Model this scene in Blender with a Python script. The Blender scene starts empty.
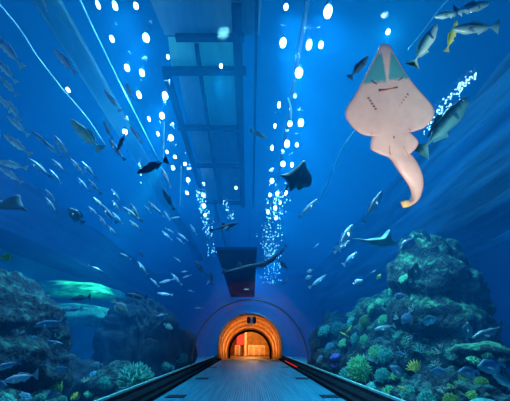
import bpy, bmesh, math, random
from mathutils import Vector, Matrix, noise, Quaternion
from mathutils.bvhtree import BVHTree
random.seed(7)
R = math.radians
scene = bpy.context.scene
COL = scene.collection

# ------------------------------------------------------------------ camera
F = 340.0; CX, CY = 255.0, 200.5
PITCH = math.atan(142 / F); YAW = 0.01357
EYE = Vector((0, 0, 1.35))
cd = bpy.data.cameras.new('camera'); cam = bpy.data.objects.new('camera', cd); COL.objects.link(cam)
cd.sensor_fit = 'HORIZONTAL'; cd.sensor_width = 36; cd.lens = F / 510 * 36; cd.clip_end = 300; cd.clip_start = .05
cam.location = EYE; cam.rotation_euler = (math.pi / 2 + PITCH, 0, -YAW)
scene.camera = cam
RM = cam.rotation_euler.to_matrix()
def ray(px, py): return RM @ Vector(((px - CX) / F, (CY - py) / F, -1))       # per metre of depth
def at(px, py, d): return EYE + ray(px, py) * d
def at_z(px, py, z):
    r = ray(px, py); return EYE + r * ((z - EYE.z) / r.z)
def at_x(px, py, x):
    r = ray(px, py); return EYE + r * ((x - EYE.x) / r.x)
def proj(p):
    q = RM.transposed() @ (p - EYE); return CX + F * q.x / -q.z, CY - F * q.y / -q.z

HALF, SPRING = 2.93, .55                                                        # the tunnel: radius and springing height
def inside_tunnel(p, m=0):
    if p.z < SPRING: return abs(p.x) < HALF + m
    return p.x * p.x + (p.z - SPRING) ** 2 < (HALF + m) ** 2
def wall_d(px, py):
    r = ray(px, py); d = .5
    while d < 60 and inside_tunnel(EYE + r * d): d += .05
    return d

# ------------------------------------------------------------------ materials
def mat(name): 
    m = bpy.data.materials.new(name); m.use_nodes = True
    nt = m.node_tree; b = nt.nodes['Principled BSDF']; return m, nt, b
def plain(name, c, rough=.5, metal=0, spec=.5, vary=.12, scale=6.0, bump=0.0, bscale=20.0):
    m, nt, b = mat(name)
    b.inputs['Roughness'].default_value = rough; b.inputs['Metallic'].default_value = metal
    b.inputs['Specular IOR Level'].default_value = spec
    tc = nt.nodes.new('ShaderNodeTexCoord'); nz = nt.nodes.new('ShaderNodeTexNoise'); nz.inputs['Scale'].default_value = scale
    nz.inputs['Detail'].default_value = 4
    nt.links.new(tc.outputs['Object'], nz.inputs['Vector'])
    rp = nt.nodes.new('ShaderNodeValToRGB')
    lo = [max(0, v * (1 - vary * 2)) for v in c]; hi = [min(1, v * (1 + vary * 2)) for v in c]
    rp.color_ramp.elements[0].color = (*lo, 1); rp.color_ramp.elements[1].color = (*hi, 1)
    rp.color_ramp.elements[0].position = .3; rp.color_ramp.elements[1].position = .7
    nt.links.new(nz.outputs['Fac'], rp.inputs[0]); nt.links.new(rp.outputs[0], b.inputs['Base Color'])
    if bump:
        n2 = nt.nodes.new('ShaderNodeTexNoise'); n2.inputs['Scale'].default_value = bscale; n2.inputs['Detail'].default_value = 6
        nt.links.new(tc.outputs['Object'], n2.inputs['Vector'])
        bp = nt.nodes.new('ShaderNodeBump'); bp.inputs['Strength'].default_value = bump; bp.inputs['Distance'].default_value = .1
        nt.links.new(n2.outputs['Fac'], bp.inputs['Height']); nt.links.new(bp.outputs[0], b.inputs['Normal'])
    return m
def glow(name, c, s, sample=True):
    m = bpy.data.materials.new(name); m.use_nodes = True; nt = m.node_tree; nt.nodes.clear()
    o = nt.nodes.new('ShaderNodeOutputMaterial'); e = nt.nodes.new('ShaderNodeEmission')
    e.inputs[0].default_value = (*c, 1); e.inputs[1].default_value = s; nt.links.new(e.outputs[0], o.inputs[0])
    if not sample: m.cycles.emission_sampling = 'NONE'
    return m
def fishmat(name, back, belly, h, rough=.35, metal=.25, mid=None):
    m, nt, b = mat(name)
    tc = nt.nodes.new('ShaderNodeTexCoord'); sp = nt.nodes.new('ShaderNodeSeparateXYZ')
    nt.links.new(tc.outputs['Object'], sp.inputs[0])
    nz = nt.nodes.new('ShaderNodeTexNoise'); nz.inputs['Scale'].default_value = 14; nt.links.new(tc.outputs['Object'], nz.inputs['Vector'])
    ad = nt.nodes.new('ShaderNodeMath'); ad.operation = 'MULTIPLY_ADD'; ad.inputs[1].default_value = h * .5; ad.inputs[2].default_value = -h * .25
    nt.links.new(nz.outputs['Fac'], ad.inputs[0])
    a2 = nt.nodes.new('ShaderNodeMath'); nt.links.new(sp.outputs[2], a2.inputs[0]); nt.links.new(ad.outputs[0], a2.inputs[1])
    mr = nt.nodes.new('ShaderNodeMapRange'); mr.inputs['From Min'].default_value = -h; mr.inputs['From Max'].default_value = h
    nt.links.new(a2.outputs[0], mr.inputs['Value'])
    rp = nt.nodes.new('ShaderNodeValToRGB'); e = rp.color_ramp.elements
    e[0].color = (*belly, 1); e[0].position = .35; e[1].color = (*back, 1); e[1].position = .72
    if mid: k = e.new(.55); k.color = (*mid, 1)
    nt.links.new(mr.outputs[0], rp.inputs[0]); nt.links.new(rp.outputs[0], b.inputs['Base Color'])
    b.inputs['Roughness'].default_value = rough; b.inputs['Metallic'].default_value = metal
    return m

# ------------------------------------------------------------------ helpers
def link(name, me, parent=None, m=None):
    o = bpy.data.objects.new(name, me); COL.objects.link(o)
    if parent is not None: o.parent = parent
    if m is not None:
        for k in (m if isinstance(m, (list, tuple)) else [m]): me.materials.append(k)
    return o
def obj(name, bm, m, parent=None, smooth=True, loc=None):
    me = bpy.data.meshes.new(name); bm.normal_update(); bm.to_mesh(me); bm.free()
    for p in me.polygons: p.use_smooth = smooth
    o = link(name, me, parent, m)
    if loc is not None: o.location = loc
    return o
def tag(o, label=None, cat=None, group=None, kind=None):
    if label: o['label'] = label
    if cat: o['category'] = cat
    if group: o['group'] = group
    if kind: o['kind'] = kind
    return o
def empty(name, loc=(0, 0, 0)):
    o = bpy.data.objects.new(name, None); COL.objects.link(o); o.location = loc; o.empty_display_size = .1; return o
KIDS = {}
def kids(o): return [c for c in COL.objects if c.parent == o]
def copy_tree(src):
    r = src.copy(); COL.objects.link(r)
    for c in KIDS.get(src.name, []):
        d = c.copy(); COL.objects.link(d); d.parent = r
        for g in KIDS.get(c.name, []):
            e = g.copy(); COL.objects.link(e); e.parent = d
    return r
def remember(o):
    ks = list(o.children); KIDS[o.name] = ks
    for k in ks: KIDS[k.name] = list(k.children)
def box(bm, x0, x1, y0, y1, z0, z1):
    v = [bm.verts.new(p) for p in ((x0,y0,z0),(x1,y0,z0),(x1,y1,z0),(x0,y1,z0),(x0,y0,z1),(x1,y0,z1),(x1,y1,z1),(x0,y1,z1))]
    for f in ((0,3,2,1),(4,5,6,7),(0,1,5,4),(1,2,6,5),(2,3,7,6),(3,0,4,7)): bm.faces.new([v[i] for i in f])
def boxobj(name, ext, m, parent=None, bevel=0.0):
    bm = bmesh.new(); box(bm, *ext)
    if bevel: bmesh.ops.bevel(bm, geom=bm.edges[:], offset=bevel, segments=2, affect='EDGES')
    return obj(name, bm, m, parent, smooth=False)
def tube(bm, pts, rad, n=8, cap=True):
    pts = [Vector(p) for p in pts]; rings = []
    for i, p in enumerate(pts):
        t = (pts[min(i + 1, len(pts) - 1)] - pts[max(i - 1, 0)]).normalized()
        a = t.cross(Vector((0, 0, 1)) if abs(t.z) < .9 else Vector((1, 0, 0))).normalized(); b = t.cross(a)
        r = rad[i] if isinstance(rad, (list, tuple)) else rad
        rings.append([bm.verts.new(p + (a * math.cos(2 * math.pi * k / n) + b * math.sin(2 * math.pi * k / n)) * r) for k in range(n)])
    for r0, r1 in zip(rings, rings[1:]):
        for k in range(n): bm.faces.new((r0[k], r0[(k + 1) % n], r1[(k + 1) % n], r1[k]))
    if cap: bm.faces.new(rings[0][::-1]); bm.faces.new(rings[-1])
def lathe(bm, prof, n=16, axis='z', o=(0, 0, 0)):
    rings = []; o = Vector(o)
    for r, h in prof:
        rings.append([bm.verts.new(o + (Vector((r * math.cos(2*math.pi*k/n), r * math.sin(2*math.pi*k/n), h)) if axis == 'z' else
            Vector((r * math.cos(2*math.pi*k/n), h, r * math.sin(2*math.pi*k/n))))) for k in range(n)])
    for r0, r1 in zip(rings, rings[1:]):
        for k in range(n): bm.faces.new((r0[k], r0[(k + 1) % n], r1[(k + 1) % n], r1[k]))
    bm.faces.new(rings[0][::-1]); bm.faces.new(rings[-1])
    bmesh.ops.recalc_face_normals(bm, faces=bm.faces[:])
def plate(bm, pts, th, axis=1):
    """a thin solid fin: outline pts (x,z) extruded to +-th/2 along y, tapered rim"""
    a = [bm.verts.new((x, -th / 2, z)) for x, z in pts]; b = [bm.verts.new((x, th / 2, z)) for x, z in pts]
    fa = bm.faces.new(a); fb = bm.faces.new(b[::-1]); n = len(pts)
    for i in range(n): bm.faces.new((a[(i + 1) % n], a[i], b[i], b[(i + 1) % n]))
    bmesh.ops.triangulate(bm, faces=[fa, fb])
ORD = ['first','second','third','fourth','fifth','sixth','seventh','eighth','ninth','tenth','eleventh','twelfth','thirteenth','fourteenth','fifteenth',
       'sixteenth','seventeenth','eighteenth','nineteenth','twentieth','twenty-first','twenty-second','twenty-third','twenty-fourth']
CLUSTERS = {}      # key -> list of (sort value, object)
def in_cluster(key, o, v): CLUSTERS.setdefault(key, []).append((v, o))

# ------------------------------------------------------------------ world and water
w = bpy.data.worlds.new('world'); scene.world = w; w.use_nodes = True
WB = w.node_tree.nodes['Background']; WB.inputs[0].default_value = (.001, .165, .54, 1); WB.inputs[1].default_value = .58

YA, YB = -6.0, 48.0
def profile(r, s, n=40, z0=0.0):
    pts = [(-r, z0)]
    for i in range(n + 1):
        a = math.pi - math.pi * i / n; pts.append((r * math.cos(a), s + r * math.sin(a)))
    pts.append((r, z0)); return pts
def extrude(bm, prof, y0, y1, closed=True, caps=True, flip=False):
    a = [bm.verts.new((x, y0, z)) for x, z in prof]; b = [bm.verts.new((x, y1, z)) for x, z in prof]; n = len(prof); fs = []
    for i in range(n if closed else n - 1): fs.append(bm.faces.new((a[i], a[(i + 1) % n], b[(i + 1) % n], b[i])))
    if caps: fs.append(bm.faces.new(a[::-1])); fs.append(bm.faces.new(b))
    return fs

M = {}
# water body: a closed volume with the tunnel cut out of it
m = bpy.data.materials.new('clear_blue_water'); m.use_nodes = True; nt = m.node_tree; nt.nodes.clear()
o_ = nt.nodes.new('ShaderNodeOutputMaterial'); sc_ = nt.nodes.new('ShaderNodeVolumeScatter'); ab_ = nt.nodes.new('ShaderNodeVolumeAbsorption'); add_ = nt.nodes.new('ShaderNodeAddShader')
sc_.inputs['Color'].default_value = (.01, .40, 1, 1); sc_.inputs['Density'].default_value = .024; sc_.inputs['Anisotropy'].default_value = .2
ab_.inputs['Color'].default_value = (.0, .60, .86, 1); ab_.inputs['Density'].default_value = .10
nt.links.new(sc_.outputs[0], add_.inputs[0]); nt.links.new(ab_.outputs[0], add_.inputs[1]); nt.links.new(add_.outputs[0], o_.inputs['Volume'])
M['water'] = m
bm = bmesh.new(); box(bm, -13.9, 13.9, YA, YB - .1, -.6, 10.0)
t = bmesh.new(); fs = extrude(t, profile(HALF + .06, SPRING, 40, -.3), YA + .4, YB - .6); bmesh.ops.recalc_face_normals(t, faces=t.faces[:]); bmesh.ops.reverse_faces(t, faces=t.faces[:])
me_t = bpy.data.meshes.new('t'); t.to_mesh(me_t); t.free(); bm.from_mesh(me_t); bpy.data.meshes.remove(me_t)
wat = obj('water', bm, M['water'], smooth=False); tag(wat, 'clear blue tank water around and above the tunnel', 'water', kind='structure')

def sheet(name, tint, ior, nscale, bstr, stretch=(1, 1, 1), rough=0.02):
    m = bpy.data.materials.new(name); m.use_nodes = True; nt = m.node_tree; nt.nodes.clear()
    o = nt.nodes.new('ShaderNodeOutputMaterial'); tr = nt.nodes.new('ShaderNodeBsdfTransparent'); gl = nt.nodes.new('ShaderNodeBsdfGlossy'); mx = nt.nodes.new('ShaderNodeMixShader')
    lw = nt.nodes.new('ShaderNodeLayerWeight'); pw = nt.nodes.new('ShaderNodeMath'); pw.operation = 'POWER'; pw.inputs[1].default_value = 4
    fr = nt.nodes.new('ShaderNodeMath'); fr.operation = 'MULTIPLY_ADD'; fr.inputs[1].default_value = ior; fr.inputs[2].default_value = .003
    tr.inputs[0].default_value = (*tint, 1); gl.inputs['Roughness'].default_value = rough
    tc = nt.nodes.new('ShaderNodeTexCoord'); mp = nt.nodes.new('ShaderNodeMapping'); mp.inputs['Scale'].default_value = stretch
    nz = nt.nodes.new('ShaderNodeTexNoise'); nz.inputs['Scale'].default_value = nscale; nz.inputs['Detail'].default_value = 3
    bp = nt.nodes.new('ShaderNodeBump'); bp.inputs['Strength'].default_value = bstr; bp.inputs['Distance'].default_value = .1
    L = nt.links.new
    L(tc.outputs['Object'], mp.inputs[0]); L(mp.outputs[0], nz.inputs['Vector']); L(nz.outputs['Fac'], bp.inputs['Height'])
    L(bp.outputs[0], gl.inputs['Normal']); L(lw.outputs['Facing'], pw.inputs[0]); L(pw.outputs[0], fr.inputs[0])
    L(fr.outputs[0], mx.inputs[0]); L(tr.outputs[0], mx.inputs[1]); L(gl.outputs[0], mx.inputs[2]); L(mx.outputs[0], o.inputs[0])
    return m
M['acrylic'] = sheet('clear_acrylic', (.97, .99, 1), .035, 1.5, .02, (1, .3, 1))
M['surface'] = sheet('water_surface', (.97, .99, 1), .3, 1.2, .5)
bm = bmesh.new(); extrude(bm, profile(HALF, SPRING, 48, .32), YA + .6, 30.3, closed=False, caps=False)
tag(obj('wall_tunnel', bm, M['acrylic']), 'clear acrylic arch of the walk-through tunnel', 'tunnel glass', kind='structure')

# ------------------------------------------------------------------ tank shell
M['wallblue'] = plain('tank_wall_paint', (.02, .16, .38), .8, vary=.15, scale=.5)
M['walldark'] = plain('dark_blue_wall_paint', (.008, .05, .16), .8, vary=.15, scale=.6)
M['sand'] = plain('tank_sand', (.12, .24, .26), .9, vary=.25, scale=2, bump=.4)
M['teal'] = plain('teal_viewing_band', (.05, .48, .62), .6, vary=.12, scale=.7)
def S(o, label, cat): return tag(o, label, cat, kind='structure')
S(boxobj('floor_tank', (-14, 14, YA, YB, -.9, -.3), M['sand']), 'sandy tank floor beneath the reefs', 'tank floor')
S(boxobj('wall_left', (-14.4, -14, YA, YB, -.9, 10.2), M['wallblue']), 'far blue tank wall left of the tunnel', 'wall')
S(boxobj('wall_right', (14, 14.4, YA, YB, -.9, 10.2), M['wallblue']), 'far blue tank wall right of the tunnel', 'wall')
S(boxobj('wall_back', (-14, 14, YB, YB + .4, -.9, 10.2), M['wallblue']), 'far blue tank wall behind the orange portal', 'wall')

exec_parts = []
# ledges, columns and bands of the tank walls
M['cladding'] = plain('streaked_dark_cladding', (.02, .16, .30), .75, vary=.4, scale=1.2, bump=.8, bscale=3)
_nt = M['cladding'].node_tree; _mp = _nt.nodes.new('ShaderNodeMapping'); _mp.inputs['Scale'].default_value = (1, .10, 1.6)
_tc = [n for n in _nt.nodes if n.type == 'TEX_COORD'][0]; _nt.links.new(_tc.outputs['Object'], _mp.inputs[0])
for _n in [n for n in _nt.nodes if n.type == 'TEX_NOISE']: _nt.links.new(_mp.outputs[0], _n.inputs['Vector'])
def rough_slab(name, x0, x1, z0, z1, face_x, m, amp, seed):
    """a long overhanging gallery whose tank side is rough and streaked along the tunnel"""
    bm = bmesh.new(); ny, nz = 90, 26; g = []
    for j in range(nz + 1):
        row = []
        for i in range(ny + 1):
            y = YA + .2 + (YB - YA - .5) * i / ny; z = z0 + (z1 - z0) * j / nz
            d = amp * noise.fractal(Vector((seed, y * .12, z * 1.7)), 1, 2, 4) if 0 < j else 0
            row.append(bm.verts.new((face_x + d, y, z)))
        g.append(row)
    for j in range(nz):
        for i in range(ny): bm.faces.new((g[j][i], g[j][i+1], g[j+1][i+1], g[j+1][i]))
    far = x1 if abs(x1) > abs(x0) else x0
    c = [bm.verts.new((far, YA + .2, z0)), bm.verts.new((far, YB - .3, z0)), bm.verts.new((far, YB - .3, z1)), bm.verts.new((far, YA + .2, z1))]
    bm.faces.new([c[0], c[1]] + g[0][::-1]); bm.faces.new([c[3], c[2]] + g[-1][::-1])
    bm.faces.new([c[0], c[3]] + [r[0] for r in g][::-1]); bm.faces.new([c[1], c[2]] + [r[-1] for r in g][::-1]); bm.faces.new(c)
    bmesh.ops.recalc_face_normals(bm, faces=bm.faces[:])
    return obj(name, bm, m)
S(rough_slab('wall_gallery', 8.2, 13.9, 5.42, 9.9, 8.2, M['cladding'], .55, 3.1), 'dark streaked gallery overhang along the right tank wall', 'wall overhang')
S(rough_slab('wall_ledge', -13.9, -9.5, 5.38, 7.7, -9.5, M['walldark'], .15, 9.7), 'dark smooth ledge along the left tank wall', 'wall ledge')
S(boxobj('trim_1', (-13.9, -11.6, YA + .2, YB - .3, -.3, 5.37), M['teal']), 'lighter teal band of the left tank wall under the ledge', 'wall band')
M['bandblue'] = plain('light_blue_band', (.05, .38, .75), .8, vary=.12, scale=.5)
S(boxobj('trim_2', (11.9, 13.9, YA + .2, YB - .3, -.3, 5.40), M['bandblue']), 'lighter blue band of the right tank wall under the gallery', 'wall band')
S(boxobj('trim_3', (11.2, 11.88, 6, 16.4, -.3, 5.38), M['walldark'], bevel=.04), 'dark square column at the right edge', 'column')
S(boxobj('trim_4', (10.6, 11.5, 18.6, 20.0, -.3, 5.38), M['walldark'], bevel=.04), 'dark square column behind the big reef rock', 'column')

# ------------------------------------------------------------------ tunnel floor
def floor_mat():
    m, nt, b = mat('ribbed_walkway')
    tc = nt.nodes.new('ShaderNodeTexCoord'); wv = nt.nodes.new('ShaderNodeTexWave'); wv.wave_type = 'BANDS'; wv.bands_direction = 'X'
    wv.inputs['Scale'].default_value = 4.6; wv.inputs['Distortion'].default_value = 0
    nz = nt.nodes.new('ShaderNodeTexNoise'); nz.inputs['Scale'].default_value = 1; mp = nt.nodes.new('ShaderNodeMapping'); mp.inputs['Scale'].default_value = (9, .35, 1)
    L = nt.links.new
    L(tc.outputs['Object'], wv.inputs['Vector']); L(tc.outputs['Object'], mp.inputs[0]); L(mp.outputs[0], nz.inputs['Vector'])
    ad = nt.nodes.new('ShaderNodeMath'); ad.operation = 'MULTIPLY_ADD'; ad.inputs[1].default_value = .75
    L(nz.outputs['Fac'], ad.inputs[0]); 
    m2 = nt.nodes.new('ShaderNodeMath'); m2.operation = 'MULTIPLY'; m2.inputs[1].default_value = .45; L(wv.outputs['Fac'], m2.inputs[0]); L(m2.outputs[0], ad.inputs[2])
    rp = nt.nodes.new('ShaderNodeValToRGB'); rp.color_ramp.elements[0].color = (.003, .080, .15, 1); rp.color_ramp.elements[1].color = (.010, .27, .42, 1)
    rp.color_ramp.elements[0].position = .3; rp.color_ramp.elements[1].position = .95
    L(ad.outputs[0], rp.inputs[0]); L(rp.outputs[0], b.inputs['Base Color'])
    bp = nt.nodes.new('ShaderNodeBump'); bp.inputs['Strength'].default_value = .5; bp.inputs['Distance'].default_value = .01
    L(wv.outputs['Fac'], bp.inputs['Height']); L(bp.outputs[0], b.inputs['Normal'])
    b.inputs['Roughness'].default_value = .6; b.inputs['Specular IOR Level'].default_value = .12; return m
M['walk'] = floor_mat()
M['black'] = plain('black_kerb', (.008, .016, .026), .7, spec=.0, vary=.2, scale=8)
M['grate'] = plain('dark_floor_hatch', (.006, .012, .02), .5, vary=.2, scale=30)
M['darkmetal'] = plain('dark_metal', (.012, .03, .07), .45, metal=.3)
M['browndark'] = plain('brown_threshold', (.09, .035, .012), .5, vary=.25, scale=8)
S(boxobj('floor', (-2.42, 2.42, YA, 34.2, -.28, 0), M['walk']), 'blue ribbed walkway down the middle of the tunnel', 'walkway')
S(boxobj('floor_threshold', (-2.42, 2.42, 34.2, 47, -.28, -.002), M['browndark']), 'dark brown floor beyond the black ring', 'floor')
M['litstrip'] = glow('pale_kerb_light', (.55, .9, 1.0), 1.6)
for sx, side in ((-1, 'left'), (1, 'right')):
    bm = bmesh.new()
    prof = [(2.425, -.28), (2.425, .10), (2.55, .12), (2.57, .20), (2.82, .22), (2.84, .30), (2.92, .30), (2.92, -.28)]
    extrude(bm, [(sx * x, z) for x, z in prof], YA + .5, 34.1); bmesh.ops.recalc_face_normals(bm, faces=bm.faces[:])
    S(obj('baseboard_' + side, bm, M['black'], smooth=False), 'black stepped kerb along the %s side of the walkway' % side, 'kerb')
M['strip'] = plain('pale_teal_sill', (.12, .50, .52), .6)
for sx, n in ((-1, 5), (1, 6)):
    S(boxobj('trim_%d' % n, (min(sx * 2.855, sx * 2.915), max(sx * 2.855, sx * 2.915), YA + .5, 30, .301, .345), M['strip']), 'pale teal sill at the foot of the %s acrylic wall' % ('left' if sx < 0 else 'right'), 'sill')
# floor hatches
for i, (px, py, wd, ln) in enumerate([(176, 396.5, .5, .55), (202, 378.5, .5, .7), (330, 396.5, .5, .55), (302, 378.5, .5, .7), (213, 367.3, .42, .7), (285, 367.3, .42, .7)]):
    p = at_z(px, py, 0)
    e = empty('floor_hatch', (p.x, p.y, 0))
    boxobj('frame', (-wd/2, wd/2, -ln/2, ln/2, .001, .009), M['black'], e)
    bm = bmesh.new()
    for k in range(6): box(bm, -wd/2 + .04 + k*(wd-.08)/6, -wd/2 + .03 + (k+.8)*(wd-.08)/6, -ln/2 + .03, ln/2 - .03, .009, .014)
    obj('grille', bm, M['grate'], e, smooth=False)
    side = 'left' if px < 250 else 'right'; wh = ['nearest the camera', 'midway along', 'farthest from the camera'][(0, 1, 0, 1, 2, 2)[i]]
    tag(e, 'dark rectangular floor hatch on the %s edge of the walkway, %s' % (side, wh), 'floor hatch', 'hatches in the walkway')
# red reflection on the right kerb, imitated by an added glowing strip
for sx, y0, y1, lab in ((1, 20.0, 26.5, 'thin red reflection along the right kerb before the orange portal'),):
    e = empty('red_reflection', (2.5, (y0 + y1) / 2, .121)); hl = (y1 - y0) / 2
    boxobj('strip_base', (-.05, .05, -hl, hl, 0, .02), M['black'], e)
    boxobj('glow_strip', (-.035, .02, -hl, hl, .02, .045), glow('red_reflection_glow', (1, .03, .02), .8), e)
    tag(e, lab, 'strip light')  # glowing strip stands in for the red reflection, not a fitted strip light
# acrylic joint rings
def ring(bm, y, r0, r1, d, z0):
    p0 = profile(r0, SPRING, 48, z0); p1 = profile(r1, SPRING, 48, z0); n = len(p0)
    vs = [[bm.verts.new((x, yy, z)) for x, z in p] for p in (p0, p1) for yy in (y - d, y + d)]
    a, b, c, e = vs
    for i in range(n - 1):
        bm.faces.new((a[i], a[i+1], b[i+1], b[i])); bm.faces.new((c[i], e[i], e[i+1], c[i+1])); bm.faces.new((a[i], c[i], c[i+1], a[i+1])); bm.faces.new((b[i], b[i+1], e[i+1], e[i]))
    for i in (0, n - 1): bm.faces.new((a[i], b[i], e[i], c[i]))
    bmesh.ops.recalc_face_normals(bm, faces=bm.faces[:])
M['seal'] = plain('dark_joint_seal', (.02, .06, .10), .4)
bm = bmesh.new(); ring(bm, 18.6, HALF - .075, HALF - .012, .05, .31)
tag(obj('joint_ring', bm, M['seal']), 'thin dark arched joint ring around the acrylic tunnel ahead of the orange portal', 'arch ring')

# ------------------------------------------------------------------ orange portal
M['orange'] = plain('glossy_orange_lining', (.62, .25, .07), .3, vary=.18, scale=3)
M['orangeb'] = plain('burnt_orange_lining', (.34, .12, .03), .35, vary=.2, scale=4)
M['pinkrim'] = plain('pale_pink_rim', (.62, .42, .42), .3, vary=.15, scale=4)
M['ringblack'] = plain('black_ring', (.002, .002, .002), .8, spec=0)
portal = empty('portal', (0, 30.4, 0))
def pprof(hw, top, n=40, z0=0.0):
    s = top - hw * .95; pts = [(-hw, z0)]
    for i in range(n + 1):
        a = math.pi - math.pi * i / n; pts.append((hw * math.cos(a), s + hw * .95 * math.sin(a)))
    pts.append((hw, z0)); return pts
def loft(bm, stations):
    rows = [[bm.verts.new((x, y, z)) for x, z in p] for p, y in stations]; n = len(rows[0])
    for a, b in zip(rows, rows[1:]):
        for i in range(n - 1): bm.faces.new((a[i], a[i+1], b[i+1], b[i]))
def arch_solid(st):                 # stations: (half width, top, y): a closed shell with 6 cm walls
    bm = bmesh.new(); loft(bm, [(pprof(*s[:2]), s[2]) for s in st])
    bmesh.ops.recalc_face_normals(bm, faces=bm.faces[:])
    r = bmesh.ops.solidify(bm, geom=bm.faces[:], thickness=-.05); bmesh.ops.recalc_face_normals(bm, faces=bm.faces[:]); return bm
obj('rim', arch_solid([(2.62, 3.60, 0), (2.66, 3.64, .12), (2.6, 3.56, .3)]), M['pinkrim'], portal)
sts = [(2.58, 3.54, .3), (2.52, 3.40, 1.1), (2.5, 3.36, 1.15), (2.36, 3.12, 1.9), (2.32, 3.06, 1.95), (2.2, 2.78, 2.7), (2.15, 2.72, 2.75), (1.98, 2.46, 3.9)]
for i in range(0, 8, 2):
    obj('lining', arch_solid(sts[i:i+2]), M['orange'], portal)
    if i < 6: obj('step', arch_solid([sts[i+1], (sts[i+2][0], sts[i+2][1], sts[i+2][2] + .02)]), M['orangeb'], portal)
bm = bmesh.new(); p0, p1 = pprof(1.98, 2.48), pprof(1.80, 2.27)
rows = []
for p in (p0, p1):
    for y in (3.9, 4.15): rows.append([bm.verts.new((x, y, z)) for x, z in p])
a, b, c, e = rows; n = len(a)
for i in range(n - 1):
    bm.faces.new((a[i], a[i+1], b[i+1], b[i])); bm.faces.new((c[i], e[i], e[i+1], c[i+1])); bm.faces.new((a[i], c[i], c[i+1], a[i+1])); bm.faces.new((b[i], b[i+1], e[i+1], e[i]))
for i in (0, n - 1): bm.faces.new((a[i], b[i], e[i], c[i]))
bmesh.ops.recalc_face_normals(bm, faces=bm.faces[:])
tag(obj('ring', bm, M['ringblack'], portal), 'black ring at the inner end')
tag(portal, 'glossy orange stepped arch portal at the far end of the walkway', 'portal')
# corridor beyond
M['amber'] = plain('amber_wall', (.75, .36, .07), .6, vary=.15, scale=2)
bm = bmesh.new(); loft(bm, [(pprof(2.3, 2.75), 34.56), (pprof(2.3, 2.75), 44)]); bmesh.ops.recalc_face_normals(bm, faces=bm.faces[:])
bmesh.ops.solidify(bm, geom=bm.faces[:], thickness=-.05)
S(obj('wall_corridor', bm, M['amber']), 'amber vaulted corridor beyond the black ring', 'corridor')
S(boxobj('wall_end', (-2.3, 2.3, 44.05, 44.2, 0, 2.75), M['amber']), 'amber end wall of the corridor', 'wall')
M['red'] = glow('red_panel_glow', (1, .04, .02), 2.0)
M['cream'] = plain('cream_paint', (.8, .7, .55), .5)
e = empty('sign', (-1.05, 41.5, 0)); boxobj('panel', (-.42, .42, -.04, .04, 1.15, 2.15), M['red'], e); boxobj('post', (-.05, .05, -.035, .035, 0, 1.15), M['darkmetal'], e); boxobj('foot', (-.3, .3, -.2, .2, 0, .04), M['darkmetal'], e)
tag(e, 'glowing red sign panel on a post inside the orange corridor', 'sign')
e = empty('pillar', (-.5, 41.9, 0)); boxobj('shaft', (-.11, .11, -.11, .11, .12, 2.66), M['cream'], e); boxobj('plinth', (-.17, .17, -.17, .17, 0, .12), M['cream'], e)
tag(e, 'slim cream pillar beside the red sign in the corridor', 'pillar')
M['glasspanel'] = plain('pale_barrier_panel', (.75, .6, .5), .25)
for k, x in enumerate((-1.35, .1, .72, 1.34)):
    e = empty('barrier', (x, 40.4 + .1 * k, 0))
    for s in (-1, 1): boxobj('post', (s*.26 - .025, s*.26 + .025, -.025, .025, 0, 1.0), M['cream'], e)
    boxobj('rail', (-.28, .28, -.02, .02, 1.0, 1.05), M['cream'], e)
    bm = bmesh.new()
    for q in range(5): box(bm, -.2 + q*.09, -.17 + q*.09, -.01, .01, .12, 1.0)
    obj('bars', bm, M['glasspanel'], e, smooth=False)
    tag(e, ['cream barrier by the red sign, leftmost in the corridor', 'cream barrier right of the slim pillar in the corridor', 'cream barrier third from the left in the corridor', 'cream barrier at the right end of the corridor row'][k], 'barrier', 'barriers in the orange corridor')
# fixture at the crown of the portal
e = empty('twin_speaker', (0.12, 30.62, 2.78))
M['navy'] = plain('navy_housing', (.01, .02, .10), .35)
for s in (-1, 1):
    bm = bmesh.new(); lathe(bm, [(.10, -.16), (.17, -.12), (.19, .1), (.13, .2)], 14, 'y'); 
    for v in bm.verts: v.co = Vector((v.co.x * .9 + s * .24, v.co.y, v.co.z * 1.7 + .32))
    obj('housing', bm, M['navy'], e)
boxobj('bracket', (-.08, .08, -.1, .1, -.15, .62), M['cream'], e, bevel=.02)
tag(e, 'dark navy twin speaker with a pale bracket at the crown of the orange arch', 'speaker')
def point(name, loc, c, p, r=.1):
    l = bpy.data.lights.new(name, 'POINT'); l.color = c; l.energy = p; l.shadow_soft_size = r
    o = bpy.data.objects.new(name, l); COL.objects.link(o); o.location = loc; return o
def spot(name, loc, to, c, p, ang=60, blend=.6, r=.15):
    l = bpy.data.lights.new(name, 'SPOT'); l.color = c; l.energy = p; l.shadow_soft_size = r; l.spot_size = R(ang); l.spot_blend = blend
    o = bpy.data.objects.new(name, l); COL.objects.link(o); o.location = loc
    o.rotation_euler = (Vector(to) - Vector(loc)).to_track_quat('-Z', 'Y').to_euler(); return o
point('corridor_light', (0, 39, 2.3), (1, .50, .13), 480, .3)
for sx in (-1, 1): spot('portal_light', (sx * 2.2, 31.0, .3), (-sx * .4, 33.6, 2.0), (1, .52, .18), 430, 110, .5, .2)

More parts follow.
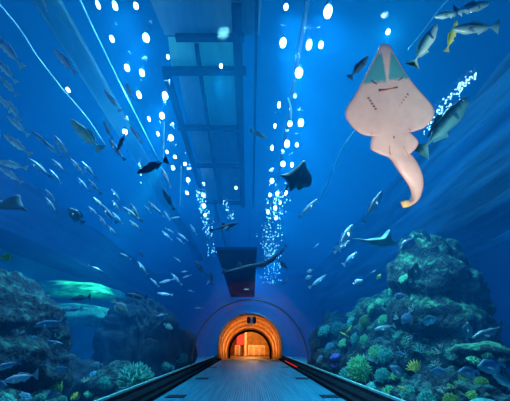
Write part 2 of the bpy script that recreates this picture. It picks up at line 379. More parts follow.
# ------------------------------------------------------------------ gantry and panels over the water
H = 10.4
def bar_between(bm, a, b, wx, wz):
    a, b = Vector(a), Vector(b); t = (b - a).normalized(); s = t.cross(Vector((0, 0, 1))).normalized(); u = s.cross(t)
    v = [bm.verts.new(p + s * (sx * wx / 2) + u * (sz * wz / 2)) for p in (a, b) for sx, sz in ((-1,-1),(1,-1),(1,1),(-1,1))]
    for f in ((0,3,2,1),(4,5,6,7),(0,1,5,4),(1,2,6,5),(2,3,7,6),(3,0,4,7)): bm.faces.new([v[i] for i in f])
gan = empty('gantry', (0, 0, H)); org = Vector((0, 0, H))
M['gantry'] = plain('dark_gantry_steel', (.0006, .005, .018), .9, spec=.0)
def barpart(name, pa, pb, wx, wz=.22, m=None, dz=0):
    bm = bmesh.new(); bar_between(bm, at_z(*pa, H) - org + Vector((0,0,dz)), at_z(*pb, H) - org + Vector((0,0,dz)), wx, wz); return obj(name, bm, m or M['gantry'], gan, smooth=False)
barpart('side_beam', (166, 72), (205, 203), .22); barpart('side_beam', (236.5, 5), (243, 206), .30); barpart('inner_beam', (196.5, 45), (219.5, 203), .13, .16)
barpart('side_beam', (257, -8), (253.2, 206), .10)
for (pa, pb, wd) in (((163, 70.5), (246, 70.5), .28), ((178, 127), (243, 128), .24), ((192, 165), (244, 165.5), .24), ((202, 201), (245, 203), .34), ((176, 37), (244, 37), .2)):
    barpart('cross_beam', pa, pb, wd, .18, None, -.03)
tag(gan, 'dark steel gantry grid hanging above the tunnel axis', 'gantry')
def translucent(name, c, tc_, vary=.2):
    m, nt, b = mat(name); tl = nt.nodes.new('ShaderNodeBsdfTranslucent'); tl.inputs[0].default_value = (*tc_, 1); mx = nt.nodes.new('ShaderNodeMixShader'); mx.inputs[0].default_value = .75
    nz = nt.nodes.new('ShaderNodeTexNoise'); nz.inputs['Scale'].default_value = 1.5; tc = nt.nodes.new('ShaderNodeTexCoord'); mp = nt.nodes.new('ShaderNodeMapping'); mp.inputs['Scale'].default_value = (3, .4, 1)
    hs = nt.nodes.new('ShaderNodeMix'); hs.data_type = 'RGBA'; hs.inputs[6].default_value = (*[v * .6 for v in tc_], 1); hs.inputs[7].default_value = (*tc_, 1)
    L = nt.links.new; L(tc.outputs['Object'], mp.inputs[0]); L(mp.outputs[0], nz.inputs['Vector']); L(nz.outputs['Fac'], hs.inputs[0]); L(hs.outputs[2], tl.inputs[0])
    b.inputs['Base Color'].default_value = (*c, 1); L(b.outputs[0], mx.inputs[1]); L(tl.outputs[0], mx.inputs[2]); L(mx.outputs[0], nt.nodes['Material Output'].inputs[0]); return m
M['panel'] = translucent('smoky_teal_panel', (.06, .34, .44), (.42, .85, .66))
def quad_panel(name, c, m, th, lab, cat, grp=None):
    bm = bmesh.new(); p = [at_z(x, y, H + .16) for x, y in c]; o = (p[0] + p[2]) / 2
    a = [bm.verts.new(q - o) for q in p]; b = [bm.verts.new(q - o + Vector((0, 0, th))) for q in p]
    bm.faces.new(a); bm.faces.new(b[::-1])
    for i in range(4): bm.faces.new((a[i], b[i], b[(i+1) % 4], a[(i+1) % 4]))
    bmesh.ops.recalc_face_normals(bm, faces=bm.faces[:])
    t = obj(name, bm, m, smooth=False, loc=o); return tag(t, lab, cat, grp)
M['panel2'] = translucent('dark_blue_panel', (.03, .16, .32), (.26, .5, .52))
M['board'] = plain('dark_blue_board', (.0003, .016, .06), .8, spec=.0)
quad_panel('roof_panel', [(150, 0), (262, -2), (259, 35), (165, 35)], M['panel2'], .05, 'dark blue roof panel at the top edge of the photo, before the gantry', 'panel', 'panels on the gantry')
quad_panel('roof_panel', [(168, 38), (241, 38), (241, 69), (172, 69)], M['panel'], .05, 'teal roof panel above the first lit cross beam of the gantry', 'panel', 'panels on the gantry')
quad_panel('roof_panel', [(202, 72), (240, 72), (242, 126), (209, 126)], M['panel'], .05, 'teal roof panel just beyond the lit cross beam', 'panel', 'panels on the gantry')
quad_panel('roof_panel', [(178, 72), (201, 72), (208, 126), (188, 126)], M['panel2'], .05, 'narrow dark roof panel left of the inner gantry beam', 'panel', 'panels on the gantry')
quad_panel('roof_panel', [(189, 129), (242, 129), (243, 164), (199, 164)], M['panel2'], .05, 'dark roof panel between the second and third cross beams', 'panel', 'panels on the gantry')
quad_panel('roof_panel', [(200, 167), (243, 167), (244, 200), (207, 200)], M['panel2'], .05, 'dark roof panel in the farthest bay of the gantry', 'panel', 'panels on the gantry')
# shade panel over the tunnel
zp = 5.4; c = [at_z(216, 250, zp), at_z(257, 250, zp), at_z(254.5, 297, zp), at_z(231, 297, zp)]; o = (c[0] + c[2]) / 2; y0, y1 = c[0].y, c[2].y
e = empty('shade_panel', (o.x, o.y, zp))
bm = bmesh.new(); a = [bm.verts.new(q - o) for q in c]; b = [bm.verts.new(q - o + Vector((0, 0, .14))) for q in c]; bm.faces.new(a); bm.faces.new(b[::-1])
for i in range(4): bm.faces.new((a[i], b[i], b[(i+1) % 4], a[(i+1) % 4]))
bmesh.ops.recalc_face_normals(bm, faces=bm.faces[:]); obj('board', bm, M['board'], e, smooth=False)
for s in (-1, 1):
    for t in (-.8, .8):
        bm = bmesh.new(); q = Vector((s * .55, t * (y1 - y0) / 2, .13)); tube(bm, [q, q + Vector((0, 0, 9.9 - zp))], .012, 6); obj('hanger', bm, M['darkmetal'], e)
bm = bmesh.new(); q = at_z(246.5, 289, zp) - o; lathe(bm, [(.14, -.06), (.2, -.04), (.2, 0)], 16, 'z', (q.x, q.y, 0)); obj('lamp', bm, glow('pale_reflection_disc', (.3, .75, 1), 1.0), e)  # pale reflection imitated by a glowing disc, not a fitted lamp
tag(e, 'dark blue shade panel hung low over the tunnel before the orange portal', 'panel')
# catwalk at upper left
p = at_z(52, 12, 10.3)
e = empty('catwalk', (p.x, 14, 10.35)); M['pale'] = translucent('pale_grating', (.10, .36, .50), (.9, 1, .9))
boxobj('deck', (-.36, .36, -18, 26, 0, .08), M['pale'], e); 
for s in (-1, 1): boxobj('kerb_rail', (s*.36 - .03, s*.36 + .03, -18, 26, -.02, .10), M['pale'], e)
tag(e, 'pale blue catwalk running above the water at the upper left', 'catwalk')

# ------------------------------------------------------------------ lamps above the water
M['lens'] = glow('white_lamp_lens', (.80, .93, 1.0), 40, False)
M['lensw'] = glow('warm_lamp_lens', (1, .92, .30), 16, False)
M['lensg'] = glow('green_lamp_lens', (.35, 1.0, .75), 10, False)
M['housing'] = plain('lamp_housing', (.03, .08, .14), .4, metal=.4)
def lamp_proto(lens, nm='tank_lamp'):
    e = empty(nm)
    bm = bmesh.new(); lathe(bm, [(.34, 0), (.46, -.25), (.40, -.55), (.20, -.72), (.05, -.78)], 16); tag(obj('lens', bm, M[lens], e), 'glowing white lens' if lens == 'lens' else None)
    bm = bmesh.new(); lathe(bm, [(.40, -.02), (.50, .02), (.44, .4), (.25, .62), (.1, .66)], 16); obj('housing', bm, M['housing'], e)
    bm = bmesh.new(); tube(bm, [(0, 0, .64), (0, 0, 1.5)], .05, 8); obj('stem', bm, M['housing'], e)
    remember(e); return e
LP = {k: lamp_proto(k) for k in ('lens', 'lensw', 'lensg')}
USED = set()
def lamp(px, py, wpx, kind='lens', key=None, label=None, elong=1.0):
    p = at_z(px, py, 9.72); d = (RM.transposed() @ (p - EYE)).z * -1
    e = LP[kind] if kind not in USED else copy_tree(LP[kind]); USED.add(kind)
    s = wpx * d / F / 1.0; e.location = p + Vector((0, 0, .35 * s)); e.scale = (s * .88, s * (elong * 1.35 + .1), s)
    tag(e, label, 'lamp', 'lamps above the tank')
    if key: in_cluster(key, e, py)
    return p, s
LEFT = [(115,6,5,1.5),(136,6,5,1),(112,39,4,1.5),(127,68,5,1.3),(146,38,7,1),(142,73,5,1.3),(168,57,2.5,1.5),(165,96,6,1.2),(139,95,4.5,1.6),(162,116,5.5,1),(149,119,2.5,2),
        (158,134,2.5,2),(171,138,5.5,1),(125,132,5,1),(167,152,2.5,1.5),(175,157,3,1),(173,168,3.2,1.8),(185,164,3,1.3),(188,180,4,1),(187,193,2.8,1.8),(203,195,3,1.3),(204,206,3.5,1.3),(205,215,3,1.5),(98,5,3.5,2)]
RIGHT = [(286,7,5,1),(283,43,7,1.2),(299,73,8.5,1),(309,45,6.5,1.3),(321,45,5,1.2),(328,12,9.5,1.1),(388,32,4,1),(279,105,3,2.2),(290,124,5,1),(301,123,6.5,1),(275,126,2.5,2),
         (272,148,3,2.2),(287,144,6,1.2),(297,145,3.2,1.4),(283,164,5,1),(292,165,3.2,1.8),(272,181,4.5,1.1),(270,195,2.8,2),(277,194,3,2),(286,193,3,2),(268,212,3,2),(275,208,3.6,1.6),(280,203,2.5,2),(276,218,3,2)]
LAMPS = []
for (x, y, wd, el) in LEFT: LAMPS.append(lamp(x, y, wd, 'lens', 'lampL', None, el))
for (x, y, wd, el) in RIGHT: LAMPS.append(lamp(x, y, wd, 'lens', 'lampR', None, el))
lamp(68, 90, 3.5, 'lensw', None, 'small yellowish lamp by itself at the upper left, on the pale cable', 1.6)
lamp(236, 188, 3.2, 'lensw', None, 'small yellow lamp inside the far bay of the gantry')
pg, _s = lamp(221, 66, 3.6, 'lens', None, 'small white lamp just above the nearest gantry cross beam'); point('gantry_light', pg + Vector((0, 0, -.9)), (.35, 1, .95), 160, .15)
lamp(295, 96, 3.5, 'lensg', None, 'small greenish lamp among the white lamps right of the gantry')
# the larger lamps also throw light into the water
for i in (1, 4, 7, 9, 12, 18, 24, 25, 26, 29, 33, 36, 40, 46):
    p, s = LAMPS[i]; spot('tank_spot', p + Vector((0, 0, -.6 * s - .1)), (p.x + math.copysign(3.2, p.x), p.y + .5, 0), (.40, .84, 1), 1500, 70, .8, .25)
for i in (0, 4, 5, 7, 9, 12, 13, 18, 20, 25, 26, 27, 28, 29, 30, 32, 33, 36, 38, 40):
    p, s = LAMPS[i]; point('lamp_light', p + Vector((0, 0, -.45 * s)), (.40, .85, 1), 760 * max(s, .4) ** 2.0 + 90, .1)
for x, y in ((-1.5, 34), (2.2, 36), (.6, 43)): spot('tank_spot', (x, y, 9.8), (x, y - 2, 0), (.35, .80, 1), 5000, 120, .9, .3)  # added spots without lamps, for the hazy glow above the portal
for x, y, z in ((-4.6, 5.0, 9.3), (-5.2, 9.0, 9.3)): spot('tank_spot', (x + 1.5, y, z), (x - 4, y + 2, 4.5), (.45, .85, 1), 900, 80, .8, .2)  # added spots without lamps, to brighten the upper left schools
point('lamp_light', at_z(388, 32, 9.3), (.25, 1, .7), 170, .1)
# light rails that carry the lamps
for sx, x0, lab in ((-1, -3.0, 'left'), (1, 1.9, 'right')):
    e = empty('lighting_rail', (x0, 20, 11.9))
    boxobj('chord', (-.06, .06, -14, 26, .3, .4), M['housing'], e); boxobj('chord', (-.06, .06, -14, 26, 0, .1), M['housing'], e)
    bm = bmesh.new()
    for k in range(20): bar_between(bm, (0, -14 + 2*k, .05), (0, -13 + 2*k, .35), .03, .03); bar_between(bm, (0, -13 + 2*k, .35), (0, -12 + 2*k, .05), .03, .03)
    obj('lacing', bm, M['housing'], e, smooth=False)
    tag(e, 'dark lattice lighting rail over the %s row of lamps' % lab, 'lighting rail')
bm = bmesh.new(); box(bm, -13.9, 13.9, YA, YB - .1, 10.02, 10.03)
S(obj('water_surface', bm, M['surface'], smooth=False), 'rippled water surface overhead', 'water surface')

# ------------------------------------------------------------------ rocks
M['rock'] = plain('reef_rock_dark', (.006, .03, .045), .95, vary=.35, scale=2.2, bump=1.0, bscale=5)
def algae_rock(name, base, alg, scale, lim, bs=5):
    """dark rock with green algae growing in patches and on upward faces"""
    m, nt, b = mat(name); L = nt.links.new; b.inputs['Roughness'].default_value = .95
    tc = nt.nodes.new('ShaderNodeTexCoord'); nz = nt.nodes.new('ShaderNodeTexNoise'); nz.inputs['Scale'].default_value = scale; nz.inputs['Detail'].default_value = 7; nz.inputs['Roughness'].default_value = .7
    ge = nt.nodes.new('ShaderNodeNewGeometry'); sp = nt.nodes.new('ShaderNodeSeparateXYZ'); L(ge.outputs['Normal'], sp.inputs[0])
    L(tc.outputs['Object'], nz.inputs['Vector'])
    ma = nt.nodes.new('ShaderNodeMath'); ma.operation = 'MULTIPLY_ADD'; ma.inputs[1].default_value = .22; L(sp.outputs[2], ma.inputs[0]); L(nz.outputs['Fac'], ma.inputs[2])
    rp = nt.nodes.new('ShaderNodeValToRGB'); e = rp.color_ramp.elements; e[0].color = (*base, 1); e[1].color = (*alg, 1); e[0].position = lim; e[1].position = lim + .22
    L(ma.outputs[0], rp.inputs[0]); L(rp.outputs[0], b.inputs['Base Color'])
    n2 = nt.nodes.new('ShaderNodeTexNoise'); n2.inputs['Scale'].default_value = bs; n2.inputs['Detail'].default_value = 8; L(tc.outputs['Object'], n2.inputs['Vector'])
    bp = nt.nodes.new('ShaderNodeBump'); bp.inputs['Strength'].default_value = 1; bp.inputs['Distance'].default_value = .15; L(n2.outputs['Fac'], bp.inputs['Height']); L(bp.outputs[0], b.inputs['Normal'])
    return m
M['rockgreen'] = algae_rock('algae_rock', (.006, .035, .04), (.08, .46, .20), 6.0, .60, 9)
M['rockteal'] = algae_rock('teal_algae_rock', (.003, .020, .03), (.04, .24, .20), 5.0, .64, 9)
ROCKS = []
def rock(name, c, r, seed, m, label, amp=.22, strata=.0, sub=5, tilt=0.0, freq=1.3, crust=.10, floor=-.32, grp=None, sq=1.0, top=None):
    bm = bmesh.new(); bmesh.ops.create_icosphere(bm, subdivisions=sub, radius=1)
    c = Vector(c); sv = Vector((seed * 3.7, seed * 1.3, -seed))
    for v in bm.verts:
        n = v.co.normalized(); q = n.copy()
        if sq != 1: q = Vector([math.copysign(abs(t) ** sq, t) for t in n]); 
        d = 1 + amp * noise.fractal(n * freq + sv, .9, 2.1, 6) * 1.1
        w3 = Vector((n.x * r[0], n.y * r[1], n.z * r[2])); d += crust / max(r[0], .5) * (noise.ridged_multi_fractal(w3 * 1.6 + sv, .8, 2.2, 5, 1.0, 2.0) - 1.0)
        p = Vector((q.x * r[0], q.y * r[1], q.z * r[2])) * d
        if strata:
            h = p.z + .25 * p.x + tilt * p.y + .35 * noise.noise(n * 2 + sv)
            k = strata * (math.sin(h * 5.2) * .5 + math.sin(h * 11 + 1.3) * .25); p += Vector((n.x, n.y, 0)) * k
        p.z = max(p.z, floor - c.z); v.co = p
        if top is not None and v.co.z > top - c.z: v.co.z = top - c.z + (v.co.z - top + c.z) * .2
    o = obj(name, bm, m, loc=c); tag(o, label, 'rock', grp)
    bv = bmesh.new(); bv.from_mesh(o.data); bv.transform(Matrix.Translation(c)); ROCKS.append((BVHTree.FromBMesh(bv), o)); bv.free()
    return o
# left reef
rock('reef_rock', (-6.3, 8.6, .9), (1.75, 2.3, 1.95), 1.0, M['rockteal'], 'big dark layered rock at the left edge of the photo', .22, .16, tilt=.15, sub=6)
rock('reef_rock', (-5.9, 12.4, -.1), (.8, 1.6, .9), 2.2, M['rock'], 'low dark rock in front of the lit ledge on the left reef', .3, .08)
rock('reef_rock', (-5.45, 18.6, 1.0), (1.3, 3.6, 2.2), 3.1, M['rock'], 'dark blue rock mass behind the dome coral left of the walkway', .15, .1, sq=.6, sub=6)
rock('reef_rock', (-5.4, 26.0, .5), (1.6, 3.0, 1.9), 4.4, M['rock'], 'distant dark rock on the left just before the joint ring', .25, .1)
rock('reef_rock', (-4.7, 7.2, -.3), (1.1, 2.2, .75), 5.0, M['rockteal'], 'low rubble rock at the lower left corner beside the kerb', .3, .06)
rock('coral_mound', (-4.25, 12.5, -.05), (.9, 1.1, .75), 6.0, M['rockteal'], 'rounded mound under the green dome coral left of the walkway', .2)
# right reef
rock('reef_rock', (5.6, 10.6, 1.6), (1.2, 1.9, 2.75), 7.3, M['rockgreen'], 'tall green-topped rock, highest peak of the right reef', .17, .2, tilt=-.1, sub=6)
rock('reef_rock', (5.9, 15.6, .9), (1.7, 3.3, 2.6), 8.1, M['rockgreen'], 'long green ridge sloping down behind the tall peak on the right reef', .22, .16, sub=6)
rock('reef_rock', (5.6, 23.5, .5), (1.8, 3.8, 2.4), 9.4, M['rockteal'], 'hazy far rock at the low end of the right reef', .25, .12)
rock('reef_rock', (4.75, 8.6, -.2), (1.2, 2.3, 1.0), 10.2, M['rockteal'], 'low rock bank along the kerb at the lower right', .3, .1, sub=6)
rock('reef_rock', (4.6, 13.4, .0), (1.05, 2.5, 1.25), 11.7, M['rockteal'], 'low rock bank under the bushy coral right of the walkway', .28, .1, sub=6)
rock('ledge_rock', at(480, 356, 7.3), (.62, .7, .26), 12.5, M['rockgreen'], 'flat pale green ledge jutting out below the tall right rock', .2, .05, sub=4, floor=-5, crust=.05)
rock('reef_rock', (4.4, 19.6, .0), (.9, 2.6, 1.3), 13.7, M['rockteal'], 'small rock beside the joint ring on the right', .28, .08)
# lit ledges at left
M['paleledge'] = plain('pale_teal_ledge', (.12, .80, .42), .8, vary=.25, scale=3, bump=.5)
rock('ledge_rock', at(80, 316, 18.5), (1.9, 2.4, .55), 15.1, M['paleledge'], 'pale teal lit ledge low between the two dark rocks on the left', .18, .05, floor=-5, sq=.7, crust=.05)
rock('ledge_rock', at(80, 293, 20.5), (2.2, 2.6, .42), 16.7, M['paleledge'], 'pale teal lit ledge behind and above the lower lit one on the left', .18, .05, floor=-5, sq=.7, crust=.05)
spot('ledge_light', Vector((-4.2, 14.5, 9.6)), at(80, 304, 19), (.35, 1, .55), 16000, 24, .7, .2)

def on_reef(px, py, dmax=60):
    r = ray(px, py); d0 = wall_d(px, py) + .12; L = r.length; o = EYE + r * d0; best = None
    for bv, ob in ROCKS:
        h = bv.ray_cast(o, r.normalized(), dmax)
        if h[0] is not None and (best is None or h[3] < best[2]): best = (h[0], h[1], h[3])
    if best is None:
        if r.z >= 0: return None
        p = at_z(px, py, -.3); return p, Vector((0, 0, 1))
    return best[0], best[1]

# ------------------------------------------------------------------ corals
CM = {'teal': plain('teal_coral', (.06, .40, .34), .85, vary=.3, scale=5), 'green': plain('green_coral', (.13, .55, .26), .85, vary=.3, scale=5),
      'moss': plain('mossy_coral', (.16, .36, .09), .85, vary=.3, scale=5), 'blue': plain('blue_grey_coral', (.08, .30, .42), .85, vary=.3, scale=5),
      'yellow': plain('yellow_coral', (.62, .60, .05), .8, vary=.15, scale=5), 'pale': plain('pale_coral', (.35, .58, .48), .85, vary=.2, scale=5),
      'orange': plain('orange_sponge', (.95, .42, .20), .7, vary=.12, scale=6), 'violet': plain('violet_coral', (.22, .20, .72), .8, vary=.2, scale=6)}
def bushy(seed, n=300):
    rnd = random.Random(seed); bm = bmesh.new(); bmesh.ops.create_icosphere(bm, subdivisions=3, radius=.72)
    for v in bm.verts: v.co *= 1 + .15 * noise.noise(v.co * 3 + Vector((seed, 0, 0)))
    for k in range(n):
        a = k * 2.39996; z = 1 - 1.35 * (k + .5) / n; q = math.sqrt(max(0, 1 - z * z)); d = Vector((q * math.cos(a), q * math.sin(a), z))
        d = (d + Vector((rnd.uniform(-.15, .15), rnd.uniform(-.15, .15), rnd.uniform(-.1, .2)))).normalized(); l = rnd.uniform(.88, 1.1)
        e = d * l + Vector((rnd.uniform(-.06, .06), rnd.uniform(-.06, .06), .03))
        tube(bm, [d * .6, d * l * .85, e], [.034, .038, .02], 4)
        for s in (0, 1):
            t = d.cross(Vector((rnd.uniform(-1, 1), rnd.uniform(-1, 1), rnd.uniform(-1, 1)))).normalized()
            tube(bm, [d * l * .8, d * l * .92 + t * .09], [.024, .016], 3)
    for v in bm.verts: v.co.z = max(v.co.z, -.35)
    return bm
def staghorn(seed, n=9):
    rnd = random.Random(seed); bm = bmesh.new()
    def grow(p, d, l, r, lev):
        m = p + d * l * .5 + Vector((rnd.uniform(-.05, .05), rnd.uniform(-.05, .05), 0)); q = p + d * l; tube(bm, [p, m, q], [r, r * .9, r * .7], 5)
        if lev:
            for k in range(rnd.choice((2, 3))):
                grow(m if k == 0 else q, (d + Vector((rnd.uniform(-.9, .9), rnd.uniform(-.9, .9), rnd.uniform(-.2, .6)))).normalized(), l * .68, r * .72, lev - 1)
    for k in range(n):
        a = 6.283 * k / n; grow(Vector((0.05 * math.cos(a), .05 * math.sin(a), -.12)), Vector((math.cos(a) * .8, math.sin(a) * .8, rnd.uniform(.4, 1))).normalized(), .5, .05, 2)
    return bm
def lumpy(seed, n=26):
    rnd = random.Random(seed); bm = bmesh.new()
    for k in range(n):
        a = k * 2.39996; rr = math.sqrt((k + .5) / n) * .85; h = .55 * (1 - rr * rr); s = rnd.uniform(.16, .26)
        bmesh.ops.create_icosphere(bm, subdivisions=2, radius=s, matrix=Matrix.Translation((rr * math.cos(a), rr * math.sin(a), h * .9)))
        tube(bm, [(rr * .7 * math.cos(a), rr * .7 * math.sin(a), -.3), (rr * math.cos(a), rr * math.sin(a), h * .9)], [s * .6, s * .8], 6)
    for v in bm.verts: v.co *= 1 + .1 * noise.noise(v.co * 9)
    return bm
def brain(seed):
    bm = bmesh.new(); bmesh.ops.create_icosphere(bm, subdivisions=6, radius=1)
    for v in bm.verts:
        n = v.co.normalized(); k = abs(noise.noise(n * 6 + Vector((seed, 0, 0)))); k2 = abs(noise.noise(n * 14 + Vector((seed, 5, 0))))
        v.co = n * (1 + .07 * min(k * 3, 1) + .03 * min(k2 * 3, 1)); v.co.z = max(v.co.z * .8, -.25)
    return bm
def tubes(seed, n=7):
    rnd = random.Random(seed); bm = bmesh.new()
    for k in range(n):
        x = (k - (n - 1) / 2) * .26; h = rnd.uniform(.7, 1.05); y = rnd.uniform(-.1, .1)
        lathe(bm, [(.09, -.2), (.11, h * .5), (.13, h), (.08, h), (.06, h - .2)], 9, 'z', (x, y, 0))
    return bm
def fan(seed):
    rnd = random.Random(seed); bm = bmesh.new()
    for k in range(9):
        a = R(20 + 140 * k / 8); tube(bm, [(0, 0, -.1), (.45 * math.cos(a), .03, .45 * math.sin(a)), (.95 * math.cos(a + .1), rnd.uniform(-.06, .06), .95 * math.sin(a + .1))], [.06, .045, .025], 6)
        for s in (-1, 1):
            tube(bm, [(.5 * math.cos(a), .03, .5 * math.sin(a)), (.8 * math.cos(a + s * .22), 0, .8 * math.sin(a + s * .22))], [.035, .02], 5)
    return bm
KIND = {'bushy': bushy, 'staghorn': staghorn, 'lumpy': lumpy, 'brain': brain, 'tubes': tubes, 'fan': fan}
NM = {'bushy': 'bushy_coral', 'staghorn': 'staghorn_coral', 'lumpy': 'lumpy_coral', 'brain': 'brain_coral', 'tubes': 'tube_sponge', 'fan': 'fan_coral'}
CP = {}
def coral(kind, colr, px, py, rpx, label=None, key=None, up=.5, grp=None, seed=None, flat=1.0, sink=.1):
    h = on_reef(px, py + rpx * .55)
    if h is None: return None
    p, n = h; d = -(RM.transposed() @ (p - EYE)).z; s = rpx * d / F
    ck = (kind, colr, seed if seed is not None else len(CP) % 3)
    if ck in CP: o = CP[ck].copy(); COL.objects.link(o)
    else: o = obj(NM[kind], KIND[kind](ck[2] + 1), CM[colr]); CP[ck] = o
    ax = (n * (1 - up) + Vector((0, 0, 1)) * up).normalized(); q = ax.to_track_quat('Z', 'Y')
    o.rotation_mode = 'QUATERNION'; o.rotation_quaternion = q @ Quaternion((0, 0, 1), random.uniform(0, 6.28) if kind not in ('tubes', 'fan') else (.35 if px > 250 else -.35))
    o.location = p + ax * s * sink * -1; o.scale = (s, s, s * flat)
    # keep clear of the acrylic
    lim = HALF + .05 + s * .95
    if abs(o.location.x) < lim: o.location.x = math.copysign(lim, o.location.x)
    tag(o, label, 'sponge' if kind == 'tubes' else 'coral', grp)
    if key: in_cluster(key, o, px); DESC[o.name] = (CNAME[colr], KNAME[kind])
    return o
DESC = {}; CNAME = {'teal': 'teal', 'green': 'green', 'moss': 'mossy green', 'blue': 'blue-grey', 'yellow': 'yellow', 'pale': 'pale', 'violet': 'violet', 'orange': 'orange'}; KNAME = {'bushy': 'bushy', 'staghorn': 'branching', 'lumpy': 'lumpy'}
# left reef corals
coral('bushy', 'teal', 137, 372, 19, 'large green dome coral left of the walkway', up=.9, seed=1)
coral('lumpy', 'teal', 163, 362, 8, 'small rounded teal coral right of the large dome coral', up=.8)
coral('bushy', 'teal', 182, 356, 6, 'small bushy teal coral left of the joint ring', up=.8)
coral('bushy', 'moss', 53, 383, 9, 'mossy green bushy coral at the lower left', up=.6)
coral('lumpy', 'yellow', 75, 393, 6, 'yellow-green lumpy coral near the bottom edge on the left', up=.7)
coral('lumpy', 'green', 90, 390, 6, 'green lumpy coral right of the yellow-green one on the left', up=.7)
for x, y, r, k, c in ((6, 396, 10, 'lumpy', 'teal'), (24, 394, 8, 'lumpy', 'blue'), (40, 397, 7, 'bushy', 'teal'), (62, 398, 5, 'bushy', 'teal'), (104, 380, 7, 'bushy', 'teal'), (110, 396, 8, 'lumpy', 'teal'), (93, 372, 5, 'lumpy', 'blue'), (118, 399, 6, 'bushy', 'green'),
                    (100, 396, 6, 'lumpy', 'moss'), (150, 391, 5, 'bushy', 'teal'), (172, 366, 4, 'lumpy', 'blue'), (31, 336, 6, 'staghorn', 'blue'), (58, 333, 6, 'staghorn', 'teal'), (62, 352, 6, 'staghorn', 'blue'), (45, 360, 7, 'staghorn', 'blue'),
                    (86, 378, 6, 'staghorn', 'pale')):
    coral(k, c, x, y, r, None, 'coralL', up=.5)
coral('tubes', 'orange', 168, 374.5, 3.0, 'small orange tube sponge at the foot of the glass on the left', up=1)
coral('tubes', 'orange', 180, 372, 2.4, 'tiny orange tube sponge left of the joint ring', up=1)
# right reef corals
coral('bushy', 'green', 362, 362, 15, 'large bright green bushy coral right of the walkway', up=.7, seed=1)
coral('bushy', 'teal', 349, 372, 11, 'teal bushy coral in front of the large bright green one', up=.8, seed=0)
coral('bushy', 'green', 377, 349, 9, 'green bushy coral above and right of the large bright green one', up=.5)
coral('violet' and 'lumpy', 'violet', 336, 354, 6, 'violet coral left of the large bright green coral', up=.7)
coral('staghorn', 'violet', 334, 364, 5, 'pale violet branching coral below the violet one', up=.8)
coral('tubes', 'orange', 327, 374, 5.5, 'orange tube sponge at the foot of the glass on the right', up=1)
coral('fan', 'yellow', 417, 364, 12, 'yellow branching fan coral at the lower right', up=.9)
coral('fan', 'yellow', 428, 337, 6, 'small yellow-green fan coral above the yellow branching one', up=.8)
coral('brain', 'teal', 488, 406, 22, 'large dome brain coral at the bottom right corner', up=.9)
for x, y, r, k, c in ((386, 352, 8, 'bushy', 'teal'), (384, 372, 9, 'bushy', 'teal'), (372, 384, 8, 'lumpy', 'teal'), (390, 390, 9, 'bushy', 'green'), (411, 390, 10, 'bushy', 'teal'), (428, 396, 10, 'bushy', 'teal'), (444, 388, 8, 'staghorn', 'pale'),
                    (452, 398, 9, 'bushy', 'moss'), (455, 383, 8, 'staghorn', 'moss'), (404, 347, 9, 'staghorn', 'blue'), (420, 346, 8, 'staghorn', 'teal'), (440, 346, 9, 'staghorn', 'pale'), (453, 354, 8, 'staghorn', 'teal'), (437, 361, 8, 'staghorn', 'pale'),
                    (398, 332, 7, 'staghorn', 'teal'), (412, 331, 7, 'staghorn', 'pale'), (386, 318, 8, 'bushy', 'green'), (372, 305, 6, 'lumpy', 'green'), (366, 318, 7, 'bushy', 'moss'), (380, 300, 6, 'lumpy', 'green'), (398, 314, 6, 'staghorn', 'pale'),
                    (352, 318, 7, 'lumpy', 'teal'), (338, 326, 8, 'bushy', 'teal'), (325, 327, 8, 'lumpy', 'teal'), (358, 336, 8, 'bushy', 'teal'), (344, 340, 7, 'lumpy', 'green'), (366, 338, 7, 'bushy', 'green'), (330, 344, 6, 'lumpy', 'blue'),
                    (349, 392, 5, 'lumpy', 'teal'), (362, 386, 6, 'bushy', 'teal'), (472, 392, 6, 'lumpy', 'moss'), (482, 380, 7, 'bushy', 'moss'), (500, 376, 7, 'bushy', 'teal'), (463, 376, 7, 'staghorn', 'moss'), (474, 356, 7, 'lumpy', 'green'), (487, 353, 6, 'lumpy', 'green'),
                    (413, 306, 6, 'staghorn', 'pale'), (422, 315, 6, 'staghorn', 'moss'), (392, 288, 6, 'lumpy', 'green'), (404, 276, 6, 'lumpy', 'green'), (320, 357, 5, 'lumpy', 'blue'), (396, 372, 7, 'lumpy', 'moss'), (408, 376, 7, 'bushy', 'green')):
    coral(k, c, x, y, r, None, 'coralR', up=.45)

# ------------------------------------------------------------------ fish
FM = {'silver': fishmat('silver_fish_lit_back', (.62, .88, .95), (.40, .66, .75), .13, .28, .3, (.22, .48, .62)),  # light back has the highlight from the lamps painted in
      'bright': fishmat('bright_silver_fish', (.75, .92, .95), (.92, 1, 1), .13, .28, .2),
      'green': fishmat('green_gold_fish', (.18, .55, .42), (.55, .95, .80), .13, .35, .2, (.45, .80, .45)),
      'dark': fishmat('dark_fish', (.008, .03, .07), (.03, .12, .20), .13, .5, .05),
      'teal': fishmat('teal_fish', (.05, .32, .36), (.55, .98, .92), .13, .35, .2, (.20, .70, .68)),
      'blue': fishmat('blue_fish', (.08, .28, .42), (.28, .55, .65), .2, .4, .1, (.15, .42, .56)),
      'pale': fishmat('pale_fish_lit_back', (.62, .92, 1), (.42, .74, .88), .13, .28, .15, (.22, .55, .74)),  # pale back imitates the lamplit upper outline
      'trevally': fishmat('trevally_skin', (.006, .05, .07), (.25, .75, .68), .13, .35, .15, (.03, .20, .22)),
      'yellow': fishmat('yellow_fish', (.62, .80, .10), (.95, .98, .30), .13, .45, 0),
      'grey': fishmat('grey_fish', (.12, .30, .34), (.32, .52, .52), .2, .4, .1)}
M['eye'] = plain('fish_eye', (.005, .008, .012), .15); M['eyering'] = plain('fish_eye_ring', (.6, .65, .5), .3)
